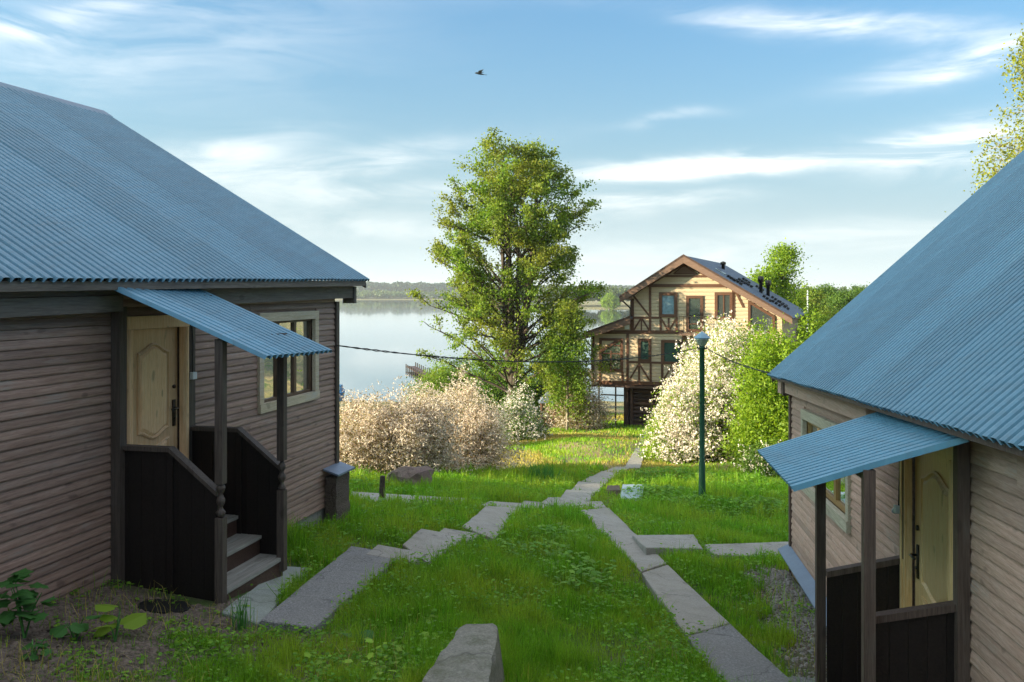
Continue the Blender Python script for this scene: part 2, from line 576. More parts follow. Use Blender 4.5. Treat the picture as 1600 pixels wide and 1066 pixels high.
def water_mat():
    def f(g, p, o):
        v = coords(g)
        p.inputs['Base Color'].default_value = (0.055, 0.09, 0.10, 1)
        p.inputs['Roughness'].default_value = 0.05
        p.inputs['IOR'].default_value = 1.33
        p.inputs['Specular IOR Level'].default_value = 0.8
        p.inputs['Coat Weight'].default_value = 0.6
        n = g.noise(g.mapping(v, scale=(0.25, 0.9, 1)), 1.2, 4, 0.55)
        bump(g, p, n, 0.02, 0.35)
    return principled('lake_water', f)


WATER = water_mat()
SANDM = plain('pale_sand', (0.42, 0.38, 0.29), 0.9, 0, 0.25, 0.05)
LEAF_T = leafmat('tree_leaf', (0.095, 0.190, 0.024), (0.215, 0.325, 0.040), 0.5, ((0.230, 0.260, 0.045), 0.35))
LEAF_D = leafmat('dark_leaf', (0.06, 0.125, 0.020), (0.12, 0.205, 0.030), 0.40)
LEAF_Y = leafmat('fresh_leaf', (0.15, 0.260, 0.022), (0.28, 0.390, 0.036), 0.50)
LEAF_B = leafmat('birch_leaf', (0.20, 0.25, 0.035), (0.36, 0.36, 0.06), 0.5)
LEAF_F = leafmat('far_wood_leaf', (0.055, 0.095, 0.03), (0.115, 0.155, 0.045), 0.3)
LEAF_FD = leafmat('far_conifer_leaf', (0.03, 0.055, 0.032), (0.055, 0.085, 0.045), 0.2)
BLOSSOM = leafmat('cream_blossom', (0.74, 0.65, 0.56), (0.90, 0.85, 0.79), 0.25, tint=(1.0, 0.95, 0.85))
BLOSSOM_D = leafmat('dusty_blossom', (0.58, 0.48, 0.38), (0.84, 0.75, 0.64), 0.25, tint=(1.0, 0.93, 0.8))
LEAF_W = leafmat('young_bronze_leaf', (0.17, 0.135, 0.055), (0.30, 0.25, 0.10), 0.35, tint=(1.1, 1.0, 0.6))
WEED = leafmat('broad_weed_leaf', (0.12, 0.30, 0.03), (0.24, 0.43, 0.05), 0.45)
WEED_L = leafmat('lime_weed_leaf', (0.26, 0.46, 0.04), (0.38, 0.56, 0.07), 0.45)
WEED_D = leafmat('deep_green_leaf', (0.06, 0.20, 0.045), (0.11, 0.29, 0.07), 0.35)
GRASSM = leafmat('grass_blade', (0.095, 0.260, 0.016), (0.230, 0.460, 0.035), 0.5, ((0.300, 0.420, 0.045), 0.9), 0.45)
GRASSY = leafmat('dry_grass_blade', (0.34, 0.30, 0.07), (0.54, 0.44, 0.14), 0.42)


PATH_POLYS = []
# ------------------------------------------------------------------ terrain shape
PY = [-30, 0, 6, 7.3, 12.7, 19, 25, 29, 38, 47, 75, 100, 112, 140]
PZ = [-1.0, -1.9, -2.82, -3.0, -3.5, -4.42, -5.1, -5.55, -6.45, -7.2, -9.5, -12.1, -13.2, -14]


def H(x, y):
    x = np.asarray(x, dtype=float)
    y = np.asarray(y, dtype=float)
    # towards the right the shore swings away, so the hillside runs on further
    yy = np.where(x > 15, y / (1 + np.maximum(0, x - 15) * 0.045), y)
    z = np.interp(yy, PY, PZ)
    fade = np.clip(1 - (y - 14) / 14, 0, 1)
    z = z - 0.13 * np.clip(x, -7, 7) * fade
    z = z + 0.035 * np.sin(x * 1.9 + 1.3) * np.cos(y * 1.3) * np.clip((y - 2) / 10, 0, 1) + 0.05 * np.sin(x * 0.7 + y * 0.45)
    # mound at the bare patch of the far slope
    z = z + 0.35 * np.exp(-(((x - 3.0) / 2.2) ** 2 + ((y - 36) / 3.0) ** 2))
    # far shores
    far = np.clip((y - 1560 - 40 * np.sin(x * 0.006)) / 60, 0, 1)
    hills = 8 + 9 * np.clip(np.sin(x * 0.0022 + 2.2), 0, 1) + 3 * np.sin(x * 0.011)
    z = np.where(y > 1500, -14 + far * (2.4 + hills * np.clip((y - 1620) / 500, 0, 1)), z)
    spit = np.clip((y - 640) / 25, 0, 1) * np.clip((x - 0.035 * y - 6 * np.sin(y * 0.02)) / 20, 0, 1)
    z = np.where((y > 500) & (y <= 1500), np.maximum(z, -14 + spit * 2.6), z)
    return z


def Hs(x, y):
    return float(H(x, y))


def gp(px, py, up=0.0):
    """the point of the ground (raised by up) that lies in the direction of a photo pixel"""
    dx, dz = (px - CX) / F, -(py - CY) / F
    lo, hi = 2.0, 400.0
    y = lo
    step = 0.25
    while y < hi:
        if dz * y < Hs(dx * y, y) + up:
            break
        y += step
        step *= 1.02
    a, b = y - step, y
    for _ in range(30):
        m = (a + b) / 2
        if dz * m < Hs(dx * m, m) + up:
            b = m
        else:
            a = m
    return Vector((dx * b, b, dz * b))


def in_poly(x, y, poly, grow=0.0):
    P = np.array(poly)
    c = P.mean(0)
    P = c + (P - c) * (1 - grow)
    inside = np.zeros(len(x), bool)
    j = len(P) - 1
    for i in range(len(P)):
        xi, yi = P[i]
        xj, yj = P[j]
        cond = ((yi > y) != (yj > y)) & (x < (xj - xi) * (y - yi) / (yj - yi + 1e-12) + xi)
        inside ^= cond
        j = i
    return inside


def make_ground():
    xs = np.concatenate([-np.geomspace(2500, 22, 46), np.arange(-20, 24, 0.22), np.geomspace(25, 2500, 46)])
    ys = np.concatenate([np.arange(-30, 3, 1.5), np.arange(3, 50, 0.22), np.geomspace(50.5, 640, 60), np.linspace(650, 720, 8), np.geomspace(760, 1540, 10), np.linspace(1550, 1700, 12), np.geomspace(1750, 6000, 12)])
    X, Y = np.meshgrid(xs, ys)
    Z = H(X, Y)
    under = np.zeros(X.size, bool)
    for p in PATH_POLYS:
        under |= in_poly(X.ravel(), Y.ravel(), p, -0.05)
    Z = Z - 0.09 * under.reshape(Z.shape)
    V = np.stack([X, Y, Z], -1).reshape(-1, 3)
    nx, ny = len(xs), len(ys)
    i = (np.arange(ny - 1)[:, None] * nx + np.arange(nx - 1)[None, :]).ravel()
    faces = np.stack([i, i + 1, i + nx + 1, i + nx], 1)
    me = np_mesh('ground', V, [faces], GROUND, True)
    o = link('ground', me)
    props(o, kind='structure', label='grassy hillside sloping down to the lake')
    return o


wme = np_mesh('lake_water', np.array([[-3000, 88, -12], [3000, 88, -12], [3000, 1720, -12], [-3000, 1720, -12]]), [np.array([[0, 1, 2, 3]])], WATER)
props(link('lake_water', wme), kind='structure', label='calm pale lake reflecting the evening sky')


# ------------------------------------------------------------------ vertical plane frames for the buildings
class Frame:
    def __init__(s, ox, oy, u, n, k=0.0):
        s.o, s.u, s.nrm, s.k = (ox, oy), u, n, k
    def P(s, t, r, z):
        return Vector((s.o[0] + s.u[0] * t + s.nrm[0] * r, s.o[1] + s.u[1] * t + s.nrm[1] * r, z + s.k * t))
    def hit(s, px, py, r=0.0):
        """(t, z) where the direction of a photo pixel meets the plane r metres out"""
        a = (px - CX) / F
        ox, oy = s.o[0] + s.nrm[0] * r, s.o[1] + s.nrm[1] * r
        # ox + ux t = a (oy + uy t)
        t = (a * oy - ox) / (s.u[0] - a * s.u[1])
        Y = oy + s.u[1] * t
        return t, -(py - CY) / F * Y - s.k * t
    def box(s, mb, t0, t1, r0, r1, z0, z1):
        return mb.hexa([s.P(t0, r0, z0), s.P(t1, r0, z0), s.P(t1, r1, z0), s.P(t0, r1, z0), s.P(t0, r0, z1), s.P(t1, r0, z1), s.P(t1, r1, z1), s.P(t0, r1, z1)])
    def poly(s, mb, pts, r0, r1):
        return mb.prism([s.P(t, r0, z) for t, z in pts], [s.P(t, r1, z) for t, z in pts])
    def polyt(s, mb, pts, t0, t1):
        """polygon in the (r, z) plane swept along t"""
        return mb.prism([s.P(t0, r, z) for r, z in pts], [s.P(t1, r, z) for r, z in pts])


FL = Frame(-2.484, 12.6, (-0.2228, -0.9748), (0.9748, -0.2228))
FLR = Frame(-2.484, 12.6, (-0.2228, -0.9748), (0.9748, -0.2228), -0.014)
FR = Frame(4.005, 12.8, (-0.1483, -0.9889), (-0.9889, 0.1483), 0.0514)
FC = Frame(4.464, 50.0, (0.9301, -0.3674), (-0.3674, -0.9301))


def clad(fr, parent, mat, rows, z0, pitch, t0, t1, openings, joints, seed, proud=0.024):
    """overlapping boards, each a mesh of its own"""
    R = random.Random(seed)
    for i in range(rows):
        zb = z0 + i * pitch
        zt = zb + pitch
        segs = [(t0, t1)]
        for (a, b, c, d) in openings:
            if zt > c + 0.01 and zb < d - 0.01:
                ns = []
                for (p, q) in segs:
                    if b <= p or a >= q:
                        ns.append((p, q))
                    else:
                        if a > p + 0.03: ns.append((p, a))
                        if b < q - 0.03: ns.append((b, q))
                segs = ns
        out = []
        for (p, q) in segs:
            j = joints[(i * 7 + seed) % len(joints)]
            if j and p + 0.5 < j < q - 0.5 and (i % 3 != 1):
                out += [(p, j - 0.002), (j + 0.002, q)]
            else:
                out.append((p, q))
        for (p, q) in out:
            e = proud + R.uniform(-0.003, 0.004)
            dz = R.uniform(-0.002, 0.002)
            tilt = R.uniform(-0.0015, 0.0015)
            prof = [(-0.005, 0.0), (e * 0.9, 0.002), (e, 0.012), (e * 0.82, pitch * 0.55), (e * 0.34, pitch * 0.97), (-0.005, pitch + 0.004)]
            mb = MB()
            a = [fr.P(p, r, zb + z + dz) for r, z in prof]
            b = [fr.P(q, r, zb + z + dz + tilt) for r, z in prof]
            mb.prism(a, b)
            mb.build('board', mat, parent)


def sheet(fr, parent, mat, name, eave_a, eave_b, slope_vec, pitch, amp, per_sheet, rows=3, seed=1, jag=0.02):
    """corrugated tin between two t values; eave_a/eave_b = (t, r, z); slope_vec = (dt, dr, dz)"""
    R = random.Random(seed)
    ta, tb = eave_a[0], eave_b[0]
    L = abs(tb - ta)
    n = max(1, int(round(L / pitch)))
    k = 0
    nrm_r, nrm_z = -slope_vec[2], slope_vec[1]
    ln = math.hypot(nrm_r, nrm_z)
    nrm_r, nrm_z = nrm_r / ln, nrm_z / ln
    if nrm_z < 0:
        nrm_r, nrm_z = -nrm_r, -nrm_z
    shape = [(0.0, 0.0), (0.16, 0.0), (0.27, 0.92), (0.55, 1.0), (0.86, 0.92), (0.97, 0.0)]
    sidx = 0
    while k < n:
        k2 = min(n, k + per_sheet)
        cols = []
        for j in range(k, k2):
            for (f, h) in shape:
                cols.append(((j + f) / n, h))
        cols.append(((k2 + (0.22 if k2 < n else 0.0)) / n, 0.0))
        lift = 0.003 * (sidx % 2)
        jg = R.uniform(-jag, jag)
        sag = R.uniform(-0.004, 0.004)
        top, bot = [], []
        for ri in range(rows + 1):
            g = ri / rows
            for (f, h) in cols:
                t = ta + (tb - ta) * f
                r = eave_a[1] + (eave_b[1] - eave_a[1]) * f
                z = eave_a[2] + (eave_b[2] - eave_a[2]) * f
                gg = g if g > 0 else jg / 4 * 0.5 + R.uniform(-0.0006, 0.0006)
                off = amp * h + lift + sag * math.sin(g * math.pi)
                p = (t + slope_vec[0] * gg, r + slope_vec[1] * gg + nrm_r * off, z + slope_vec[2] * gg + nrm_z * off)
                top.append(fr.P(*p))
                bot.append(fr.P(p[0], p[1] - nrm_r * 0.003, p[2] - nrm_z * 0.003))
        m = len(cols)
        fs = []
        N = len(top)
        for ri in range(rows):
            for c in range(m - 1):
                a = ri * m + c
                fs.append((a, a + 1, a + m + 1, a + m))
                fs.append((N + a + m, N + a + m + 1, N + a + 1, N + a))
        for c in range(m - 1):
            fs.append((c, N + c, N + c + 1, c + 1))
            a = rows * m + c
            fs.append((a + 1, N + a + 1, N + a, a))
        for ri in range(rows):
            a = ri * m
            fs.append((a, a + m, N + a + m, N + a))
            a = ri * m + m - 1
            fs.append((a, N + a, N + a + m, a + m))
        mb = MB().add(top + bot, fs)
        mb.build(name, mat, parent)
        k = k2
        sidx += 1


def door_leaf(fr, parent, mat, t0, t1, z0, z1, r, handle_side):
    """panelled pine door with arched raised field; handle_side: t of the handle edge"""
    mb = MB()
    fr.box(mb, t0, t1, r, r + 0.040, z0, z1)
    leaf = mb.build('door', mat, parent)
    w = t1 - t0
    a0, a1 = t0 + w * 0.19, t1 - w * 0.19
    def outline(za, zb, arch_t, arch_b, ins):
        pts = []
        n = 9
        for i in range(n + 1):
            f = i / n
            s = 0.5 - 0.5 * math.cos(2 * math.pi * f)
            pts.append((a0 + ins + (a1 - a0 - 2 * ins) * f, za + ins + arch_b * s))
        for i in range(n + 1):
            f = 1 - i / n
            s = 0.5 - 0.5 * math.cos(2 * math.pi * f)
            pts.append((a0 + ins + (a1 - a0 - 2 * ins) * f, zb - ins - arch_t * (1 - s)))
        return pts
    h = z1 - z0
    for (za, zb, at, ab) in ((z0 + h * 0.42, z1 - h * 0.08, 0.085, -0.075), (z0 + h * 0.07, z0 + h * 0.335, -0.06, 0.0)):
        A = outline(za, zb, at, ab, 0.0)
        B = outline(za, zb, at, ab, 0.030)
        C_ = outline(za, zb, at, ab, 0.055)
        m = MB()
        n = len(A)
        rings = [(A, r + 0.040), (A, r + 0.052), (outline(za, zb, at, ab, 0.014), r + 0.058), (B, r + 0.040)]
        vs = [fr.P(t, rr, z) for ring, rr in rings for t, z in ring]
        fs = []
        for q in range(len(rings) - 1):
            for i in range(n):
                j = (i + 1) % n
                fs.append((q * n + i, q * n + j, (q + 1) * n + j, (q + 1) * n + i))
        m.add(vs, fs)
        m.build('moulding', mat, leaf)
        m = MB()
        m.prism([fr.P(t, r + 0.041, z) for t, z in B], [fr.P(t, r + 0.056, z) for t, z in C_])
        m.build('raised_panel', mat, leaf)
    s = 1 if handle_side == t1 else -1
    hc = handle_side - s * w * 0.085
    hz = z0 + h * 0.50
    m = MB()
    fr.box(m, hc - 0.022, hc + 0.022, r + 0.041, r + 0.052, hz - 0.13, hz + 0.13)
    m.tube([fr.P(hc, r + 0.050, hz + 0.05), fr.P(hc, r + 0.10, hz + 0.05), fr.P(hc - s * 0.11, r + 0.10, hz + 0.045)], 0.010, 8)
    m.tube([fr.P(hc, r + 0.050, hz - 0.05), fr.P(hc, r + 0.062, hz - 0.05)], 0.014, 8)
    m.build('handle', METALD, leaf, True)
    m = MB()
    m.tube([fr.P(hc, r + 0.041, hz + 0.26), fr.P(hc, r + 0.056, hz + 0.26)], 0.020, 10)
    m.build('lock', METALD, leaf, True)
    return leaf


def roundpost(fr, mb, t0, t1, r0, r1, z0, z1):
    """a casing log: half round towards the outside"""
    pts = []
    n = 7
    for i in range(n + 1):
        a = math.pi * i / n
        pts.append((0.5 * (t0 + t1) - 0.5 * (t1 - t0) * math.cos(a), r0 + (r1 - r0) * math.sin(a) ** 0.7))
    mb.prism([fr.P(t, r, z0) for t, r in pts], [fr.P(t, r, z1) for t, r in pts])


# ------------------------------------------------------------------ left cabin
def left_cabin():
    base = FL.P(0, 0, -3.05)
    cab = empty('cabin', base, 'dark brown board cabin with blue tin gable roof on the left slope', 'cabin')
    L, D = 14.0, 8.0
    wtop = 0.02
    # openings: door and window
    tw0, _ = FL.hit(493, 500)
    tw1, _ = FL.hit(400, 500)
    zw1, zw0 = -0.235, -1.405
    td0, _ = FL.hit(288, 500)
    td1, _ = FL.hit(190, 500)
    zd1, zd0 = -0.235, -2.04
    ops = [(tw0, tw1, zw0, zw1), (td0, td1, zd0, zd1)]
    pitch = 0.0755
    rows = 39
    zb = wtop - rows * pitch
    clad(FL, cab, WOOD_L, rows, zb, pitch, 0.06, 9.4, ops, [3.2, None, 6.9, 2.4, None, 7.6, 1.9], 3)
    mb = MB()
    # structural wall behind the boards, pierced at the window and door by being built in strips
    for (a, b, c, d) in ((0.0, tw0, zb, wtop), (tw0, tw1, zb, zw0), (tw0, tw1, zw1, wtop), (tw1, td0, zb, wtop), (td0, td1, zd1, wtop), (td0, td1, zb, zd0), (td1, L, zb, wtop)):
        FL.box(mb, a, b, -0.14, -0.006, c, d)
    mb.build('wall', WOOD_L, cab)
    ang = math.atan2(2.61, 4.4)
    mb = MB()
    for t in (0.02, L - 0.16):
        FL.polyt(mb, [(-0.16, zb), (-D, zb), (-D, wtop), (-4.05, 2.42), (-0.16, wtop + 0.02)], t, t + 0.13)
    FL.box(mb, 0.15, L - 0.16, -D, -D + 0.13, zb, wtop)
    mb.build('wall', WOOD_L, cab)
    mb = MB()
    FL.box(mb, 0.04, L, -0.12, -0.02, -3.55, zb - 0.004)
    FL.box(mb, 0.04, L, -D + 0.02, -D + 0.12, -3.55, zb - 0.004)
    mb.build('foundation', CONC, cab)
    # corner board
    mb = MB()
    FL.box(mb, -0.03, 0.07, -0.10, 0.050, zb, wtop - 0.14)
    mb.build('corner_board', WOOD_LT, cab)
    # eave beam, in two boards, interrupted by the porch
    for (a, b, r, za, zc) in ((-0.25, 3.9, 0.16, -0.085, 0.085), (4.85, 7.35, 0.17, -0.105, 0.035), (4.85, 7.35, 0.145, 0.040, 0.12)):
        mb = MB()
        FLR.box(mb, a, b, 0.03, r, za + 0.012, zc + 0.012)
        mb.build('eave_beam', WOOD_LB, cab)
    mb = MB()
    FLR.box(mb, -0.33, -0.255, 0.0, 0.18, -0.15, 0.09)
    mb.build('beam_end', WOOD_LB, cab)
    mb = MB()
    FLR.box(mb, -0.32, L, 0.0, 0.30, 0.105, 0.125)
    mb.build('soffit', WOOD_LB, cab)
    mb = MB()
    FLR.box(mb, -0.34, L, 0.301, 0.318, 0.098, 0.175)
    mb.build('eave_fascia', WOOD_LB, cab)
    # near end brace of the beam
    mb = MB()
    FLR.polyt(mb, [(0.03, 0.06), (0.22, 0.06), (0.03, -0.30)], 7.45, 7.53)
    mb.build('bracket', WOOD_LB, cab)
    # roof
    eave_r, eave_z = 0.34, 0.165
    sv = (0.0, -4.40, 2.62)
    sheet(FLR, cab, TIN, 'roof_sheet', (-0.42, eave_r, eave_z), (L + 0.3, eave_r, eave_z), sv, 0.105, 0.038, 10, 4, 11, 0.008)
    mb = MB()
    ridge = (eave_r - 4.40, eave_z + 2.62)
    FLR.polyt(mb, [(ridge[0], ridge[1] - 0.004), (ridge[0], ridge[1] - 0.03), (ridge[0] - 4.4, ridge[1] - 2.65), (ridge[0] - 4.4, ridge[1] - 2.62)], -0.42, L + 0.3)
    mb.build('roof_back_slope', TIN, cab)
    mb = MB()
    FLR.polyt(mb, [(ridge[0] + 0.16, ridge[1] - 0.055), (ridge[0], ridge[1] + 0.045), (ridge[0] - 0.16, ridge[1] - 0.055), (ridge[0] - 0.16, ridge[1] - 0.062), (ridge[0], ridge[1] + 0.036), (ridge[0] + 0.16, ridge[1] - 0.062)], -0.44, L + 0.3)
    mb.build('ridge_cap', FLASH, cab)
    mb = MB()
    FLR.polyt(mb, [(eave_r - 0.03, eave_z - 0.02), (ridge[0], ridge[1] - 0.035), (ridge[0], ridge[1] - 0.15), (eave_r - 0.03, eave_z - 0.10)], -0.38, -0.35)
    mb.build('verge_board', WOOD_LB, cab)
    # window
    w = MB()
    c = 0.105
    FL.box(w, tw0, tw1, 0.0, 0.052, zw1 - c, zw1)
    FL.box(w, tw0, tw0 + c, 0.0, 0.050, zw0 + c, zw1 - c - 0.001)
    FL.box(w, tw1 - c, tw1, 0.0, 0.050, zw0 + c, zw1 - c - 0.001)
    FL.box(w, tw0, tw1, 0.0, 0.062, zw0, zw0 + c - 0.001)
    wf = w.build('window', PINE_W, cab)
    a, b = tw0 + c, tw1 - c
    n = 3
    for i in range(n):
        p, q = a + (b - a) * i / n, a + (b - a) * (i + 1) / n
        s = MB()
        z0, z1 = zw0 + c, zw1 - c
        e = 0.032
        FL.box(s, p + 0.001, p + e, -0.055, -0.012, z0, z1)
        FL.box(s, q - e, q - 0.001, -0.055, -0.012, z0, z1)
        FL.box(s, p + e, q - e, -0.054, -0.013, z1 - e, z1)
        FL.box(s, p + e, q - e, -0.054, -0.013, z0, z0 + e)
        s.build('sash', SASH, wf)
        g = MB()
        FL.box(g, p + e, q - e, -0.045, -0.038, z0 + e, z1 - e)
        g.build('pane', GLASS, wf)
    # door
    fr = MB()
    roundpost(FL, fr, td1 - 0.095, td1, 0.0, 0.075, zd0, zd1 - 0.10)
    roundpost(FL, fr, td0, td0 + 0.085, 0.0, 0.075, zd0, zd1 - 0.10)
    FL.box(fr, td0, td1, 0.0, 0.06, zd1 - 0.098, zd1 + 0.02)
    fr.build('door_frame', PINE, cab)
    door_leaf(FL, cab, PINE, td0 + 0.09, td1 - 0.10, zd0 + 0.01, zd1 - 0.105, -0.06, td0 + 0.09)
    # light switch with its wire, on the board beside the door
    t, z = FL.hit(297, 500, 0.03)
    mb = MB()
    FL.box(mb, t - 0.055, t + 0.055, 0.03, 0.055, -1.72, 0.0)
    mb.build('trim_board', WOOD_LT, cab)
    ts, zs = FL.hit(300, 587, 0.06)
    mb = MB()
    FL.box(mb, ts - 0.035, ts + 0.035, 0.056, 0.095, zs - 0.035, zs + 0.035)
    sw = mb.build('switch_box', WHITEP, cab)
    mb = MB()
    mb.tube([FL.P(ts, 0.065, zs + 0.035), FL.P(ts - 0.01, 0.065, zs + 0.3), FL.P(ts + 0.012, 0.062, zs + 0.6), FL.P(ts, 0.06, -0.05)], 0.006, 5)
    mb.build('wire', BLACKR, sw)
    return cab


def porch_left():
    f = FL
    tn, _ = f.hit(178, 500)
    tf, _ = f.hit(294, 500)
    rp = 1.07
    zfloor = -2.03
    gz = -2.95
    base = f.P((tn + tf) / 2, 0.5, -2.7)
    po = empty('porch', base, 'near-black boarded porch with steps on the left cabin, under a tin canopy', 'porch')
    # wall posts
    for t in (tn + 0.03,):
        mb = MB()
        f.box(mb, t - 0.045, t + 0.05, 0.03, 0.12, gz, -0.12)
        mb.build('wall_post', WOOD_LT, po)
    # front posts, with the carved length on each
    for (px, r, za, lbl) in ((345, rp, -2.80, 0), (440.5, rp, -2.72, 0)):
        t, _ = f.hit(px, 700, r)
        ztop = -0.395
        mb = MB()
        h = 0.037
        f.box(mb, t - h, t + h, r - h, r + h, za, -1.93)
        f.box(mb, t - h, t + h, r - h, r + h, -1.64, ztop)
        p = mb.build('post', WOOD_LT, po)
        R = random.Random(int(px))
        prof = []
        k = 13
        for i in range(k + 1):
            g = i / k
            z = -1.93 + 0.29 * g
            wob = 0.030 + 0.012 * math.sin(g * 17 + px) + R.uniform(-0.004, 0.004)
            prof.append((wob, z - (-1.93)))
        m = MB()
        c = f.P(t, r, -1.93)
        m.lathe((c.x, c.y, c.z), prof, 9)
        m.build('carved_section', WOOD_LT, p, True)
    t_near, _ = f.hit(345, 700, rp)
    t_far, _ = f.hit(440.5, 700, rp)
    # side panels: boards with framing and sloping cap rails
    for k, (t, zr, skip) in enumerate(((tn, -1.36, 0), (tf, -1.36, 0))):
        tt = t_near if k == 0 else t_far
        # outline (r, z)
        rk = 0.575
        zend = -1.72
        out = [(0.035, gz), (rp - 0.04, gz), (rp - 0.04, zend), (rk, zr), (0.035, zr)]
        # boards, each upright plank cut to the rail
        n = 8
        for i in range(n):
            ra = 0.035 + (rp - 0.075) * i / n + 0.0015
            rb = 0.035 + (rp - 0.075) * (i + 1) / n - 0.0015
            def zt(r):
                return zr - 0.03 if r < rk else zr - 0.03 + (zend - zr) * (r - rk) / (rp - 0.04 - rk)
            mb = MB()
            pts = [(ra, gz), (rb, gz), (rb, zt(rb)), (ra, zt(ra))]
            d = 0.003 * (i % 2)
            mb.prism([f.P(t - 0.012 - d, r, z) for r, z in pts], [f.P(t + 0.012 + d * 0.5, r, z) for r, z in pts])
            mb.build('plank', WOOD_P, po)
        mb = MB()
        a = [(0.03, zr - 0.028), (rk, zr - 0.028), (rp - 0.036, zend - 0.028), (rp - 0.036, zend + 0.012), (rk, zr + 0.012), (0.03, zr + 0.012)]
        mb.prism([f.P(t - 0.045, r, z) for r, z in a], [f.P(t + 0.045, r, z) for r, z in a])
        mb.build('hand_rail', WOOD_LT, po)
        mb = MB()
        f.box(mb, t - 0.028, t + 0.030, rk - 0.03, rk + 0.03, gz, zr - 0.03)
        mb.build('stud', WOOD_P, po)
    # floor and steps
    a, b = tf + 0.02, tn - 0.02
    mb = MB()
    f.box(mb, a, b, 0.0, 0.30, zfloor - 0.04, zfloor)
    mb.build('floor', TREAD, po)
    steps = ((0.28, 0.58, -2.215), (0.53, 0.83, -2.40), (0.80, rp + 0.01, -2.585))
    for (r0, r1, z) in steps:
        for q in range(2):
            mb = MB()
            m0 = r0 + (r1 - r0) * q / 2 + 0.002
            m1 = r0 + (r1 - r0) * (q + 1) / 2 - 0.002
            f.box(mb, a, b, m0, m1, z - 0.035, z - 0.002 * q)
            mb.build('tread', TREAD, po)
        mb = MB()
        f.box(mb, a + 0.005, b - 0.005, r1 - 0.045, r1 - 0.020, z - 0.20, z - 0.037)
        mb.build('riser', LOGD, po)
    mb = MB()
    f.box(mb, a, b, 0.255, 0.275, zfloor - 0.20, zfloor - 0.041)
    mb.build('riser', LOGD, po)
    # canopy
    t0, z0 = f.hit(176, 446, 0.30)
    t1, z1 = f.hit(341, 442, 0.30)
    q0, y0 = f.hit(412, 562, 1.45)
    q1, y1 = f.hit(513, 551, 1.36)
    ca = empty('canopy', f.P((t0 + t1) / 2, 0.9, -0.3), 'blue corrugated tin canopy hanging over the pale door of the left cabin', 'canopy')
    zz = 0.06
    # slope vector from outer edge up to the wall
    sheet(f, ca, TIN_C, 'tin_sheet', (q1, 1.40, y1 - 0.0), (q0, 1.46, y0), (t0 - q0, 0.22 - 1.46, zz - y0), 0.112, 0.036, 9, 2, 21, 0.006)
    mb = MB()
    for r, z in ((1.07, -0.392), (0.30, -0.02)):
        f.box(mb, t_far, t_near, r - 0.03, r + 0.03, z - 0.04, z)
    mb.build('purlin', WOOD_P, ca)
    for t in (t1 + 0.14,):
        mb = MB()
        f.polyt(mb, [(0.06, 0.045), (1.36, y0 + 0.005), (1.36, y0 - 0.045), (0.06, -0.06)], t - 0.02, t + 0.02)
        mb.build('rafter', WOOD_P, ca)


def pier_left():
    f = FL
    base = f.P(0.2, 0.15, -3.3)
    o = empty('masonry_pier', base, 'rough dark masonry pier with slanted blue-grey cap at corner of left cabin', 'pier')
    mb = MB()
    R = random.Random(5)
    n = 12
    vs = []
    # column rings with uneven faces
    r0, r1 = 0.035, 0.20
    ta, tb = -0.02, 0.42
    for i in range(n + 1):
        z = -3.45 + (0.95) * i / n
        for (t, r) in ((ta, r0), (tb, r0), (tb, (r0 + r1) / 2), (tb, r1), ((ta + tb) / 2, r1), (ta, r1)):
            vs.append(f.P(t + R.uniform(-0.012, 0.012), r + R.uniform(-0.012, 0.012), z))
    fs = []
    for i in range(n):
        for k in range(6):
            k2 = (k + 1) % 6
            fs.append((i * 6 + k, i * 6 + k2, (i + 1) * 6 + k2, (i + 1) * 6 + k))
    fs.append((0, 1, 2, 3, 4, 5))
    fs.append(tuple(n * 6 + k for k in (5, 4, 3, 2, 1, 0)))
    mb.add(vs, fs)
    mb.build('pier_body', PIERM, o)
    mb = MB()
    f.polyt(mb, [(0.035, -2.38), (0.26, -2.45), (0.26, -2.475), (0.035, -2.405)], ta - 0.06, tb + 0.06)
    mb.build('pier_cap', FLASH, o)


